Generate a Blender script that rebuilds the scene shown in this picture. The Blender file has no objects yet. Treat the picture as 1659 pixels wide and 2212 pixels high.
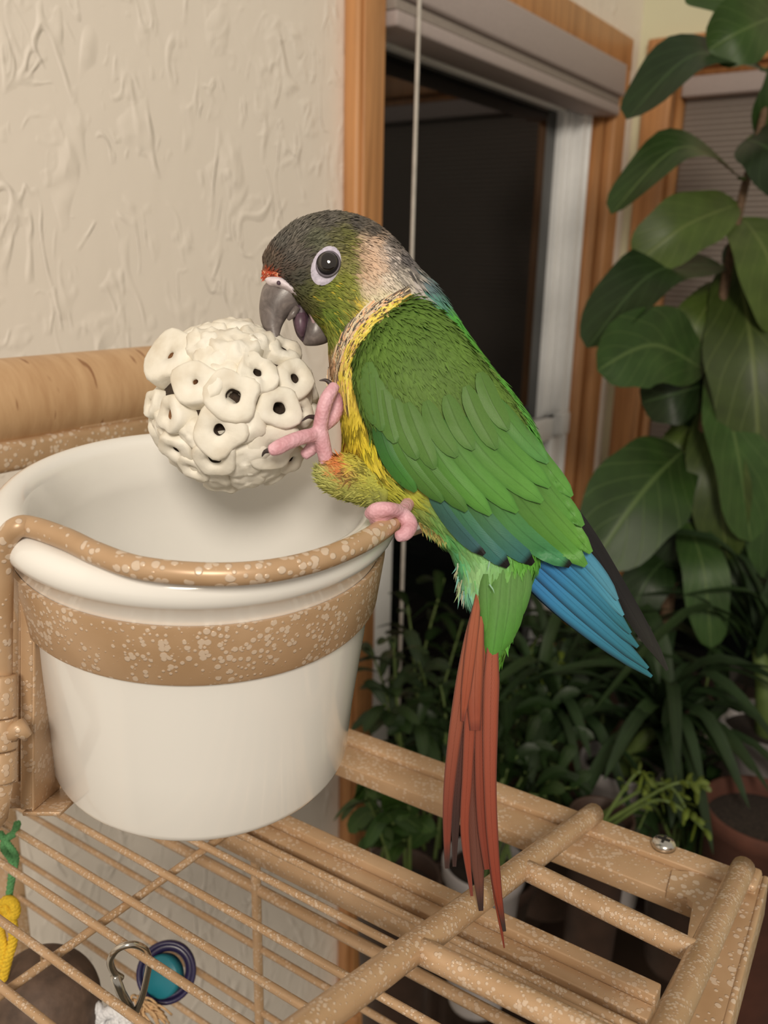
import bpy, bmesh, math, random
import numpy as np
from mathutils import Vector as V, Matrix, noise as mnoise
from mathutils.bvhtree import BVHTree
random.seed(7); rng = np.random.default_rng(7)
SC = bpy.context.scene
COL = SC.collection

# ------------------------------------------------------------------ camera
F, CX, CY = 1850.0, 829.5, 1106.0
NAD = (690.0, 7420.0)
down = V(((NAD[0]-CX)/F, -(NAD[1]-CY)/F, -1)).normalized()
Zc = -down; fwd = V((0, 0, -1)); Yc = (fwd - Zc*fwd.dot(Zc)).normalized(); Xc = Yc.cross(Zc)
R = Matrix((Xc, Yc, Zc)); RT = R.transposed(); C0 = V((0, 0, 1.55))
camd = bpy.data.cameras.new('camera'); cam = bpy.data.objects.new('camera', camd); COL.objects.link(cam)
cam.matrix_world = Matrix.Translation(C0) @ R.to_4x4()
camd.sensor_fit = 'VERTICAL'; camd.sensor_height = 4.8; camd.lens = F/2212.0*4.8
camd.clip_start = 0.02; camd.clip_end = 60
camd.dof.use_dof = True; camd.dof.focus_distance = 0.285; camd.dof.aperture_fstop = 2.0
SC.camera = cam

# ------------------------------------------------------------------ light
W = bpy.data.worlds.new('room_ambient'); SC.world = W; W.use_nodes = True
W.node_tree.nodes['Background'].inputs[0].default_value = (1.0, 0.90, 0.76, 1)
W.node_tree.nodes['Background'].inputs[1].default_value = 0.42
def area(name, loc, target, size, power, col):
    d = bpy.data.lights.new(name, 'AREA'); d.shape = 'DISK'; d.size = size; d.energy = power; d.color = col
    o = bpy.data.objects.new(name, d); COL.objects.link(o); o.location = loc
    o.rotation_euler = (V(target)-V(loc)).to_track_quat('-Z', 'Y').to_euler(); return o
area('ceiling_lamp', (0.05, -1.25, 2.34), (0.0, 0.5, 1.4), 0.45, 25, (1.0, 0.90, 0.76))
SC.view_settings.view_transform = 'Standard'; SC.view_settings.look = 'None'
SC.view_settings.gamma = 1.0; SC.view_settings.use_curve_mapping = False
SC.view_settings.exposure = 0.0

# ------------------------------------------------------------------ helpers
def P(px, py, d): return C0 + R @ V(((px-CX)/F*d, -(py-CY)/F*d, -d))
def D(px, py): return (R @ V(((px-CX)/F, -(py-CY)/F, -1))).normalized()
def proj(p):
    v = RT @ (V(p)-C0); return CX + v.x/-v.z*F, CY - v.y/-v.z*F, -v.z
def hit(px, py, pt, n):
    d = D(px, py); return C0 + d*((pt-C0).dot(n)/d.dot(n))
FWD = R @ V((0, 0, -1))
def lin(c):
    c = c/255.0; return c/12.92 if c <= 0.04045 else ((c+0.055)/1.055)**2.4
def A(r, g, b):   # photo colour -> surface colour under the warm lamp
    return (min(lin(r)/0.88, .95), min(lin(g)/0.81, .95), min(lin(b)/0.70, .95))
ORG = {}
def empty(name, loc, label, cat, group=None, kind=None, parent=None):
    o = bpy.data.objects.new(name, None); COL.objects.link(o); o.empty_display_size = .02
    loc = V(loc); ORG[o] = loc
    if parent: o.parent = parent; o.location = loc-ORG[parent]
    else: o.location = loc
    tag(o, label, cat, group, kind); return o
def tag(o, label=None, cat=None, group=None, kind=None):
    if label: o['label'] = label
    if cat: o['category'] = cat
    if group: o['group'] = group
    if kind: o['kind'] = kind
    return o
def mk(name, vf, mat, parent=None, smooth=True, uv=None, col=None, label=None, cat=None, group=None, kind=None, mi=None, auto=None):
    vs, fs = vf
    vs = [V(v) for v in vs]
    c = sum(vs, V())/len(vs)
    me = bpy.data.meshes.new(name)
    me.from_pydata([v-c for v in vs], [], fs)
    mats = mat if isinstance(mat, (list, tuple)) else [mat]
    for m in mats: me.materials.append(m)
    if mi is not None: me.polygons.foreach_set('material_index', mi)
    if smooth: me.polygons.foreach_set('use_smooth', [True]*len(me.polygons))
    if uv is not None:
        l = me.uv_layers.new(name='UVMap')
        li = np.empty(len(me.loops), np.int32); me.loops.foreach_get('vertex_index', li)
        l.data.foreach_set('uv', np.asarray(uv, np.float32)[li].ravel())
    if col is not None:
        a = me.color_attributes.new('Col', 'FLOAT_COLOR', 'POINT')
        ca = np.ones((len(vs), 4), np.float32); ca[:, :3] = np.asarray(col, np.float32)[:, :3]
        a.data.foreach_set('color', ca.ravel())
    if auto: me.set_sharp_from_angle(angle=math.radians(auto))
    o = bpy.data.objects.new(name, me); COL.objects.link(o); ORG[o] = c
    if parent: o.parent = parent; o.location = c-ORG[parent]
    else: o.location = c
    tag(o, label, cat, group, kind); return o
def join(parts):
    vs, fs = [], []
    for v, f in parts:
        k = len(vs); vs += list(v); fs += [tuple(i+k for i in q) for q in f]
    return vs, fs
def box(c, u, v, w, bev=0.0, seg=2):
    """box with half vectors u,v,w, bevelled edges"""
    bm = bmesh.new(); bmesh.ops.create_cube(bm, size=2)
    u, v, w = V(u), V(v), V(w)
    if u.cross(v).dot(w) < 0: w = -w
    if bev:
        for vert in bm.verts:
            s = vert.co; vert.co = V((s.x*u.length, s.y*v.length, s.z*w.length))
        bmesh.ops.bevel(bm, geom=bm.edges[:], offset=bev, segments=seg, profile=.5, affect='EDGES')
        M = Matrix((u.normalized(), v.normalized(), w.normalized())).transposed()
    else: M = Matrix((u, v, w)).transposed()
    c = V(c); bm.verts.index_update()
    out = [c + M @ x.co for x in bm.verts], [tuple(q.index for q in f.verts) for f in bm.faces]
    bm.free(); return out
def tube(pts, rad, n=10, cap=True, flat=None):
    pts = [V(p) for p in pts]; k = len(pts)
    if not hasattr(rad, '__len__'): rad = [rad]*k
    T = [(pts[min(i+1, k-1)]-pts[max(i-1, 0)]).normalized() for i in range(k)]
    ref = V((0, 0, 1)) if abs(T[0].z) < .9 else V((1, 0, 0))
    nrm = (ref - T[0]*ref.dot(T[0])).normalized()
    vs, fs = [], []
    for i in range(k):
        if i: nrm = (nrm - T[i]*nrm.dot(T[i])).normalized()
        b = T[i].cross(nrm)
        for j in range(n):
            a = 2*math.pi*j/n; vs.append(pts[i] + (nrm*math.cos(a)+b*math.sin(a))*rad[i])
    for i in range(k-1):
        for j in range(n):
            j2 = (j+1) % n; fs.append((i*n+j, i*n+j2, (i+1)*n+j2, (i+1)*n+j))
    if cap:
        vs.append(pts[0]-T[0]*rad[0]*.35); a = len(vs)-1
        vs.append(pts[-1]+T[-1]*rad[-1]*.35); b = a+1
        for j in range(n):
            j2 = (j+1) % n; fs.append((a, j2, j)); fs.append((b, (k-1)*n+j, (k-1)*n+j2))
    return vs, fs
def spline(pts, m=8):
    pts = [V(p) for p in pts]; out = []
    for i in range(len(pts)-1):
        p0 = pts[max(i-1, 0)]; p1 = pts[i]; p2 = pts[i+1]; p3 = pts[min(i+2, len(pts)-1)]
        for q in range(m):
            t = q/m
            out.append(.5*((2*p1)+(p2-p0)*t+(2*p0-5*p1+4*p2-p3)*t*t+(3*p1-p0-3*p2+p3)*t**3))
    out.append(pts[-1]); return out
def lathe(prof, c, ax, n=48, close=False):
    c = V(c); ax = V(ax).normalized(); u = ax.orthogonal().normalized(); w = ax.cross(u)
    vs, fs = [], []; k = len(prof)
    for r, h in prof:
        for j in range(n):
            a = 2*math.pi*j/n; vs.append(c + ax*h + (u*math.cos(a)+w*math.sin(a))*r)
    for i in range(k if close else k-1):
        i2 = (i+1) % k
        for j in range(n):
            j2 = (j+1) % n; fs.append((i*n+j, i*n+j2, i2*n+j2, i2*n+j))
    return vs, fs
def loft(rings):
    n = len(rings[0]); vs = [p for r in rings for p in r]; fs = []
    for i in range(len(rings)-1):
        for j in range(n):
            j2 = (j+1) % n; fs.append((i*n+j, (i+1)*n+j, (i+1)*n+j2, i*n+j2))
    vs.append(sum(rings[0], V())/n); a = len(vs)-1
    vs.append(sum(rings[-1], V())/n); b = a+1; o = (len(rings)-1)*n
    for j in range(n):
        j2 = (j+1) % n; fs.append((a, j, j2)); fs.append((b, o+j2, o+j))
    return vs, fs
def interp(st, m):
    """Catmull-Rom over rows of numbers"""
    st = np.array(st, float); out = []
    for i in range(len(st)-1):
        p0 = st[max(i-1, 0)]; p1 = st[i]; p2 = st[i+1]; p3 = st[min(i+2, len(st)-1)]
        for q in range(m):
            t = q/m
            out.append(.5*(2*p1+(p2-p0)*t+(2*p0-5*p1+4*p2-p3)*t*t+(3*p1-p0-3*p2+p3)*t**3))
    out.append(st[-1]); return np.array(out)
def section_loft(st, m=4, n=40, power=1.0):
    """rows: Lx,Ly,Rx,Ry,halfdepth_px,depth  -> elliptical rings"""
    rings = []
    for lx, ly, rx, ry, r2, d in interp(st, m):
        a = P(lx, ly, d); b = P(rx, ry, d); c = (a+b)/2; h = (a-b)/2; w = FWD*(-r2*d/F)
        ring = []
        for j in range(n):
            t = 2*math.pi*j/n; ct, s_ = math.cos(t), math.sin(t)
            ring.append(c + h*(math.copysign(abs(ct)**power, ct)) + w*(math.copysign(abs(s_)**power, s_)))
        rings.append(ring)
    return rings
def remeshed(vf, voxel, smooth=2):
    me = bpy.data.meshes.new('tmp'); me.from_pydata([V(v) for v in vf[0]], [], vf[1])
    o = bpy.data.objects.new('tmp', me); COL.objects.link(o)
    m = o.modifiers.new('r', 'REMESH'); m.mode = 'VOXEL'; m.voxel_size = voxel
    s = o.modifiers.new('s', 'SMOOTH'); s.iterations = smooth; s.factor = .5
    dg = bpy.context.evaluated_depsgraph_get(); me2 = bpy.data.meshes.new_from_object(o.evaluated_get(dg))
    out = [v.co.copy() for v in me2.vertices], [tuple(p.vertices) for p in me2.polygons]
    bpy.data.objects.remove(o); bpy.data.meshes.remove(me); bpy.data.meshes.remove(me2); return out

# ------------------------------------------------------------------ materials
class NT:
    def __init__(s, name):
        s.m = bpy.data.materials.new(name); s.m.use_nodes = True; s.t = s.m.node_tree
        s.b = s.t.nodes['Principled BSDF']
    def n(s, t, **kw):
        x = s.t.nodes.new(t)
        for k, v in kw.items():
            if k in x.inputs: x.inputs[k].default_value = v
            else: setattr(x, k, v)
        return x
    def l(s, a, b): s.t.links.new(a, b)
    def coord(s, scale=(1, 1, 1), kind='Object', rot=(0, 0, 0)):
        c = s.n('ShaderNodeTexCoord'); m = s.n('ShaderNodeMapping'); m.inputs['Scale'].default_value = scale
        m.inputs['Rotation'].default_value = rot
        s.l(c.outputs[kind], m.inputs[0]); return m.outputs[0]
    def noise(s, vec, scale, detail=3, rough=.5, dist=0):
        x = s.n('ShaderNodeTexNoise'); x.inputs['Scale'].default_value = scale; x.inputs['Detail'].default_value = detail
        x.inputs['Roughness'].default_value = rough; x.inputs['Distortion'].default_value = dist
        if vec is not None: s.l(vec, x.inputs['Vector'])
        return x
    def ramp(s, fac, stops):
        x = s.n('ShaderNodeValToRGB'); e = x.color_ramp.elements
        while len(e) < len(stops): e.new(.5)
        for q, (p, c) in zip(e, stops): q.position = p; q.color = (*c, 1) if len(c) == 3 else c
        s.l(fac, x.inputs[0]); return x.outputs[0]
    def math(s, op, a, b=None, c=None, clamp=False):
        x = s.n('ShaderNodeMath'); x.operation = op; x.use_clamp = clamp
        for i, q in enumerate((a, b, c)):
            if q is None: continue
            if isinstance(q, (int, float)): x.inputs[i].default_value = q
            else: s.l(q, x.inputs[i])
        return x.outputs[0]
    def mix(s, fac, a, b, mode='MIX'):
        x = s.n('ShaderNodeMix'); x.data_type = 'RGBA'; x.blend_type = mode
        for i, q in ((0, fac), (6, a), (7, b)):
            if isinstance(q, (int, float)): x.inputs[i].default_value = q
            elif isinstance(q, tuple): x.inputs[i].default_value = (*q[:3], 1)
            else: s.l(q, x.inputs[i])
        return x.outputs[2]
    def bump(s, h, strength=.5, dist=.001):
        x = s.n('ShaderNodeBump'); x.inputs['Strength'].default_value = strength; x.inputs['Distance'].default_value = dist
        s.l(h, x.inputs['Height']); s.l(x.outputs[0], s.b.inputs['Normal']); return x
    def set(s, **kw):
        for k, v in kw.items():
            k = k.replace('_', ' ')
            i = s.b.inputs[k]
            if isinstance(v, (int, float)): i.default_value = v
            elif isinstance(v, tuple): i.default_value = (*v[:3], 1)
            else: s.l(v, i)
        return s.m
def plain(name, rgb, rough=.5, metal=0.0, var=.12, scale=60, bump=0.0, **kw):
    t = NT(name); v = t.coord(); nz = t.noise(v, scale, 4)
    c = t.ramp(nz.outputs[0], [(.3, tuple(x*(1-var) for x in rgb)), (.7, tuple(min(1, x*(1+var)) for x in rgb))])
    if bump: t.bump(nz.outputs[0], .5, bump)
    return t.set(Base_Color=c, Roughness=rough, Metallic=metal, **kw)
def wall_mat():
    t = NT('textured_plaster')
    def ridges(sc, seed, width):
        v = t.coord((sc*1.0, sc*1.0, sc*.48), rot=(0, 0, seed))
        nz = t.noise(v, 1.0, 1.2, .45, 1.1)
        d = t.math('ABSOLUTE', t.math('SUBTRACT', nz.outputs[0], .5))
        r = t.math('SUBTRACT', 1.0, t.math('DIVIDE', d, width), clamp=True)
        m = t.noise(t.coord((sc*.9,)*3, rot=(seed, 1, 0)), 1.0, 2)
        mm = t.ramp(m.outputs[0], [(.50, (0, 0, 0)), (.70, (1, 1, 1))])
        return t.math('MULTIPLY', t.math('POWER', r, .6), mm)
    a = ridges(22, .3, .05); b = ridges(38, 1.4, .06); c_ = ridges(14, 2.2, .028)
    h = t.math('ADD', t.math('ADD', a, t.math('MULTIPLY', b, .7)), c_)
    soft = t.noise(t.coord((16, 16, 10)), 1, 3)
    h = t.math('ADD', h, t.math('MULTIPLY', soft.outputs[0], .8))
    t.bump(h, .75, .0022)
    return t.set(Base_Color=A(234, 217, 194), Roughness=.55)
def oak(name, rot, base=(188, 130, 78), dark=(140, 90, 48)):
    t = NT(name); v = t.coord((55, 55, 3.2), rot=rot)
    g = t.noise(v, 1.0, 5, .62, .6); g2 = t.noise(t.coord((260, 260, 7), rot=rot), 1.0, 2)
    f = t.math('ADD', t.math('MULTIPLY', g.outputs[0], .75), t.math('MULTIPLY', g2.outputs[0], .25))
    c = t.ramp(f, [(.30, A(*dark)), (.52, A(*base)), (.75, A(*[min(255, x*1.1) for x in base]))])
    t.bump(f, .25, .0006)
    return t.set(Base_Color=c, Roughness=.42)
def hammered(scale=430, name='hammered_tan_metal', rough=.36, mixk=.42):
    t = NT(name); v = t.coord()
    vo = t.n('ShaderNodeTexVoronoi'); vo.inputs['Scale'].default_value = scale; vo.inputs['Randomness'].default_value = 1; t.l(v, vo.inputs['Vector'])
    sep = t.n('ShaderNodeSeparateColor'); t.l(vo.outputs['Color'], sep.inputs[0])
    patch = t.noise(t.coord(), scale*.13, 3)
    pm = t.ramp(patch.outputs[0], [(.34, (.45,)*3), (.52, (1.25,)*3)])
    rad = t.math('MULTIPLY', t.math('ADD', t.math('MULTIPLY', sep.outputs[0], .42), .12), pm)
    s_ = t.math('DIVIDE', t.math('SUBTRACT', rad, vo.outputs['Distance']), .09, clamp=True)
    tone = t.noise(t.coord(), 45, 3)
    base = t.ramp(tone.outputs[0], [(.3, A(166, 130, 92)), (.7, A(182, 146, 108))])
    c = t.mix(t.math('MULTIPLY', s_, mixk), base, A(208, 184, 156))
    t.bump(s_, .55, .00028)
    return t.set(Base_Color=c, Roughness=rough, Metallic=.12)
def vcol(name, rough=.6, barbs=0.0, grain=.0, sheen=.0, spec=.3, streak=0.0):
    t = NT(name); a = t.n('ShaderNodeAttribute'); a.attribute_name = 'Col'; c = a.outputs['Color']
    if grain:
        nz = t.noise(t.coord(), 1400, 3); c = t.mix(grain, c, t.ramp(nz.outputs[0], [(.3, (.35,)*3), (.7, (1,)*3)]), 'MULTIPLY')
    if barbs:
        uv = t.n('ShaderNodeUVMap'); sp = t.n('ShaderNodeSeparateXYZ'); t.l(uv.outputs[0], sp.inputs[0])
        au = t.math('ABSOLUTE', t.math('SUBTRACT', sp.outputs[0], .5))
        ph = t.math('SUBTRACT', t.math('MULTIPLY', sp.outputs[1], 420.0), t.math('MULTIPLY', au, 110.0))
        w = t.math('SINE', ph)
        rach = t.math('SUBTRACT', 1.0, t.math('MULTIPLY', au, 22.0), clamp=True)
        h = t.math('ADD', t.math('MULTIPLY', w, .25), rach)
        t.bump(h, barbs, .0002)
        c = t.mix(t.math('MULTIPLY', rach, .35), c, t.mix(1.0, c, (.35, .35, .35), 'MULTIPLY'))
        nz = t.noise(t.coord((1, 1, 1), 'UV'), 14, 4); c = t.mix(.22, c, t.ramp(nz.outputs[0], [(.3, (.5,)*3), (.7, (1,)*3)]), 'MULTIPLY')
    t.set(Base_Color=c, Roughness=rough)
    t.b.inputs['Specular IOR Level'].default_value = spec
    return t.m
def leafmat(name, base, vein, rough=.38):
    t = NT(name)
    uv = t.n('ShaderNodeUVMap'); sp = t.n('ShaderNodeSeparateXYZ'); t.l(uv.outputs[0], sp.inputs[0])
    au = t.math('ABSOLUTE', t.math('SUBTRACT', sp.outputs[0], .5))
    mid = t.math('SUBTRACT', 1.0, t.math('MULTIPLY', au, 26.0), clamp=True)
    ph = t.math('SUBTRACT', t.math('MULTIPLY', sp.outputs[1], 7.0), t.math('MULTIPLY', au, 5.0))
    fr = t.math('ABSOLUTE', t.math('SUBTRACT', t.math('FRACT', ph), .5))
    side = t.math('SUBTRACT', 1.0, t.math('MULTIPLY', fr, 14.0), clamp=True)
    vn = t.math('MAXIMUM', mid, t.math('MULTIPLY', side, .45))
    nz = t.noise(t.coord(), 30, 3)
    b = t.ramp(nz.outputs[0], [(.3, tuple(x*.75 for x in base)), (.7, tuple(x*1.2 for x in base))])
    oi = t.n('ShaderNodeObjectInfo')
    b = t.mix(1.0, b, t.ramp(oi.outputs['Random'], [(0, (.62, .62, .55)), (.6, (1, 1, 1)), (1, (1.0, 1.0, .7))]), 'MULTIPLY')
    c = t.mix(t.math('MULTIPLY', vn, .7), b, vein)
    t.bump(vn, .4, .0006)
    t.set(Base_Color=c, Roughness=rough+.06)
    t.b.inputs['Specular IOR Level'].default_value = 0.3
    return t.m
M = {}
M['wall'] = wall_mat()
M['wall2'] = plain('cream_wall_paint', A(214, 204, 164), .6, var=.03, scale=8)
M['oak_v'] = oak('oak_trim_upright', (0, 0, .5))
M['metal'] = hammered(520)
M['metal_big'] = hammered(360, 'hammered_tan_metal_coarse', .34, .72)
M['metal_band'] = hammered(540, 'hammered_tan_band', .34, .72)
M['metal_fine'] = hammered(760, 'hammered_tan_wire', .28, .6)
M['ceramic'] = plain('white_glazed_ceramic', (.83, .815, .785), .16, var=.015, scale=5, Coat_Weight=.5, Coat_Roughness=.06)
M['vinyl'] = plain('white_vinyl', A(238, 228, 220), .35, var=.03)
M['valance'] = plain('taupe_shade_fabric', A(168, 150, 138), .8, var=.06, scale=300)
M['shade'] = plain('grey_pleated_fabric', A(150, 135, 120), .85, var=.07, scale=250)
M['cord'] = plain('pale_cord', A(190, 178, 160), .5)
M['steel'] = plain('zinc_plated_steel', (.62, .60, .56), .22, 1.0, var=.1, scale=200)
M['dark'] = plain('dark_gap', (.012, .01, .008), .8)
t = NT('night_window_glass'); t.set(Base_Color=(.004, .005, .005), Roughness=.035); t.b.inputs['Specular IOR Level'].default_value = .75; M['pane'] = t.m
M['floor'] = plain('olive_carpet', A(84, 74, 58), .95, var=.25, scale=400, bump=.002)
t = NT('pale_beech_dowel'); v = t.coord((9, 9, 9), rot=(0, 0, 0)); g = t.noise(t.coord((30, 30, 160)), 1, 4, .6, .4)
fl = t.noise(t.coord((45, 45, 190)), 1.0, 1)
cc = t.mix(t.ramp(fl.outputs[0], [(.66, (0, 0, 0)), (.72, (1, 1, 1))]), t.ramp(g.outputs[0], [(.3, A(176, 134, 92)), (.7, A(196, 156, 112))]), A(140, 96, 60))
M['dowel'] = t.set(Base_Color=cc, Roughness=.5)

# ------------------------------------------------------------------ room axes
UP = V((0, 0, 1))
e1 = D(2180, 594); e1.z = 0; e1.normalize(); e2 = V((e1.y, -e1.x, 0))        # along the window wall / into the room
WD = 0.60
W0 = V((C0.x, C0.y, 0)) - e2*WD
def WPt(s, z, t=0.0): return W0 + e1*s + UP*z + e2*t
def wst(px, py, t=0.0):
    p = hit(px, py, W0+e2*t, e2); return (p-W0).dot(e1), p.z
def wbox(s0, s1, z0, z1, t0, t1, bev=0.0):
    return box(WPt((s0+s1)/2, (z0+z1)/2, (t0+t1)/2), e1*((s1-s0)/2), UP*((z1-z0)/2), e2*((t1-t0)/2), bev)
sA = wst(772, 300, .02)[0]; sB = wst(832, 300, .02)[0]                       # left casing
sE = wst(1367, 120, .02)[0]; sD = sE-(sB-sA)                                 # right casing outer / inner
zT = wst(1367, 82, .02)[1]; zI = zT-(sB-sA)                                  # head casing
zB = 0.55
sC = wst(1386, 60)[0]                                                        # room corner
CEIL = 2.45
mk('wall_left', join([wbox(-2.2, sB, 0, CEIL, -.12, 0), wbox(sD, sC+.12, 0, CEIL, -.12, 0), wbox(sB, sD, zI, CEIL, -.12, 0), wbox(sB, sD, 0, zB, -.12, 0)]),
   M['wall'], smooth=False, kind='structure', label='cream wall with swirled plaster texture beside the oak window')
cor = WPt(sC, 0, 0)
def RPt(t, z, o=0.0): return cor + e2*t + UP*z - e1*o
def rtz(px, py, o=0.0):
    p = hit(px, py, cor-e1*o, e1); return (p-cor).dot(e2), p.z
def rbox(t0, t1, z0, z1, o0, o1, bev=0.0):
    return box(RPt((t0+t1)/2, (z0+z1)/2, (o0+o1)/2), e2*((t1-t0)/2), UP*((z1-z0)/2), -e1*((o1-o0)/2), bev)
tA = rtz(1397, 110, .02)[0]; tB = tA+(sB-sA); tD = tA+.80; tE = tD+(sB-sA)
z2T = rtz(1400, 84, .02)[1]; z2I = z2T-(sB-sA); z2B = .55
mk('wall_right', join([rbox(-.0, tB, 0, CEIL, -.12, 0), rbox(tD, 2.6, 0, CEIL, -.12, 0), rbox(tB, tD, z2I, CEIL, -.12, 0), rbox(tB, tD, 0, z2B, -.12, 0)]),
   M['wall2'], smooth=False, kind='structure', label='cream painted wall behind the tall plant')
mk('floor', box(V((.3, .3, -.02)), V((3, 0, 0)), V((0, 3, 0)), V((0, 0, .02))), M['floor'], smooth=False, kind='structure', label='dull carpeted floor')

# window 1
w1 = empty('window_1', WPt((sA+sE)/2, zB), 'oak cased window with white vinyl frame and dark night glass', None, kind='structure')
mk('casing', wbox(sA, sB, zB-.05, zT, 0, .02, .004), M['oak_v'], w1)
mk('casing', wbox(sA+.006, sB-.016, zB-.05, zT-.006, .02, .024, .0015), M['oak_v'], w1)
mk('casing', wbox(sD, sE, zB-.05, zT, 0, .02, .004), M['oak_v'], w1)
mk('casing', wbox(sA, sE, zI, zT, .001, .021, .004), M['oak_v'], w1)
mk('casing', wbox(sA-.02, sE+.02, zB-.06, zB, 0, .05, .004), M['oak_v'], w1)
dj = -.040
mk('jamb', wbox(sD-.012, sD, zB, zI, dj, .002), M['oak_v'], w1)
mk('jamb', wbox(sB, sB+.012, zB, zI, dj, .002), M['oak_v'], w1)
mk('jamb', wbox(sB, sD, zI-.012, zI, dj, .002), M['oak_v'], w1)
mk('jamb_stop', wbox(sD-.024, sD-.010, zB, zI, dj, -.012, .002), M['oak_v'], w1)
zmeet = wst(1190, 920, -.03)[1]; OFS = .046
# vinyl frame and two sashes
def frame(nm, s0, s1, z0, z1, t0, t1, wd, par, mat):
    for q in ((s0, s0+wd, z0, z1), (s1-wd, s1, z0, z1), (s0, s1, z1-wd, z1), (s0, s1, z0, z0+wd)):
        mk(nm, wbox(q[0], q[1], q[2], q[3], t0+OFS, t1+OFS, .003), mat, par)
frame('vinyl_frame', sB+.012, sD-.012, zB, zI-.012, -.11, -.062, .034, w1, M['vinyl'])
frame('upper_sash', sB+.044, sD-.044, zmeet-.02, zI-.04, -.108, -.082, .034, w1, M['vinyl'])
frame('lower_sash', sB+.046, sD-.046, zB+.03, zmeet+.02, -.088, -.060, .040, w1, M['vinyl'])
mk('sash_rib', wbox(sD-.066, sD-.060, zmeet, zI-.05, -.084+OFS, -.074+OFS, .002), M['vinyl'], w1)
mk('sash_rib', wbox(sD-.030, sD-.024, zB, zI-.05, -.064+OFS, -.056+OFS, .002), M['vinyl'], w1)
mk('sash_latch', wbox(sD-.075, sD-.040, zmeet-.012, zmeet+.028, -.065+OFS, -.045+OFS, .004), M['vinyl'], w1)
mk('pane', wbox(sB+.07, sD-.07, zmeet, zI-.06, -.100+OFS, -.096+OFS), M['pane'], w1, smooth=False)
mk('pane', wbox(sB+.075, sD-.075, zB+.06, zmeet+.02, -.078+OFS, -.074+OFS), M['pane'], w1, smooth=False)
mk('outer_backing', wbox(sB, sD, zB, zI, -.119, -.113), M['dark'], w1, smooth=False)
# raised cellular shade
zv0 = wst(1330, 237, .03)[1]; zv1 = wst(1330, 128, .03)[1]
sh = empty('raised_cellular_shade', WPt((sB+sD)/2, zv0), 'taupe cellular shade fully raised at the head of the oak window', 'window shade')
mk('headrail', wbox(sB+.004, sD-.004, zv0+.022, zv1, -.030, .034, .004), M['valance'], sh)
mk('fabric_stack', wbox(sB+.006, sD-.006, zv0+.010, zv0+.022, -.024, .026, .002), M['shade'], sh)
mk('bottom_rail', wbox(sB+.006, sD-.006, zv0-.006, zv0+.010, -.024, .028, .003), M['valance'], sh)
cs = hit(897, 300, W0+e2*.05, e2); s_c = (cs-W0).dot(e1)
mk('shade_cord', tube([WPt(s_c, z, .05) for z in np.linspace(zv0+.02, .62, 14)], .0022, 8), M['cord'], None, label='pale straight pull cord hanging in front of the dark window glass', cat='cord')
# window 2 with lowered shade
w2 = empty('window_2', RPt((tA+tE)/2, z2B), 'oak cased window behind the tall broad leaved plant', None, kind='structure')
mk('casing', rbox(tA, tB, z2B-.05, z2T, 0, .02, .004), M['oak_v'], w2)
mk('casing', rbox(tD, tE, z2B-.05, z2T, 0, .02, .004), M['oak_v'], w2)
mk('casing', rbox(tA, tE, z2I, z2T, .001, .021, .004), M['oak_v'], w2)
mk('casing', rbox(tA-.02, tE+.02, z2B-.06, z2B, 0, .05, .004), M['oak_v'], w2)
mk('jamb', rbox(tB, tB+.012, z2B, z2I, -.085, .002), M['oak_v'], w2)
mk('jamb', rbox(tD-.012, tD, z2B, z2I, -.085, .002), M['oak_v'], w2)
mk('jamb', rbox(tB, tD, z2I-.012, z2I, -.085, .002), M['oak_v'], w2)
for q in ((tB+.012, tB+.05, z2B, z2I), (tD-.05, tD-.012, z2B, z2I), (tB, tD, z2B, z2B+.04)):
    mk('vinyl_frame', rbox(*q, -.10, -.07, .003), M['vinyl'], w2)
mk('pane', rbox(tB+.04, tD-.04, z2B+.03, z2I, -.09, -.086), M['pane'], w2, smooth=False)
mk('outer_backing', rbox(tB, tD, z2B, z2I, -.119, -.113), M['dark'], w2, smooth=False)
s2 = empty('lowered_cellular_shade', RPt((tB+tD)/2, 1.0), 'grey pleated cellular shade lowered behind the tall broad leaved plant', 'window shade')
zs0 = rtz(1560, 1075, -.02)[1]
vs, fs = [], []; k = int((z2I-.02-zs0)/.0045)
for i in range(k+1):
    z = zs0+.0045*i; o = -.022+(.006 if i % 2 else 0)
    vs += [RPt(tB+.015, z, o), RPt(tD-.015, z, o)]
for i in range(k): fs.append((2*i, 2*i+1, 2*i+3, 2*i+2))
mk('pleated_fabric', (vs, fs), M['shade'], s2, smooth=False)
mk('bottom_rail', rbox(tB+.015, tD-.015, zs0-.016, zs0, -.034, -.012, .003), M['valance'], s2)
mk('headrail', rbox(tB+.014, tD-.014, z2I-.045, z2I-.013, -.04, .01, .003), M['valance'], s2)

# ------------------------------------------------------------------ cage
a1 = D(-1890, 620); a2 = D(2180, 594); a2 = (a2 - a1*a2.dot(a1)).normalized(); a3 = a2.cross(a1).normalized()
if a3.z < 0: a3 = -a3
Q0 = P(1000, 1900, .348)
def hc(px, py, h=0.0): return hit(px, py, Q0+a3*h, a3)
def cst(px, py, h=0.0):
    p = hc(px, py, h)-Q0; return p.dot(a1), p.dot(a2)
def CP(s, t, h=0.0): return Q0 + a1*s + a2*t + a3*h
cage = empty('bird_cage', CP(.1, -.1, -.3), 'tan hammered metal bird cage with wire top under the parrot', 'bird cage')
def cbox(s0, s1, t0, t1, h0, h1, bev=.0007):
    return box(CP((s0+s1)/2, (t0+t1)/2, (h0+h1)/2), a1*((s1-s0)/2), a2*((t1-t0)/2), a3*((h1-h0)/2), bev)
tAf = cst(1000, 1661, 0)[1]; tAm = cst(1000, 1693, 0)[1]; tAn = cst(1000, 1745, 0)[1]
sR = cst(1645, 1893)[0]
SL = .46
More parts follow.
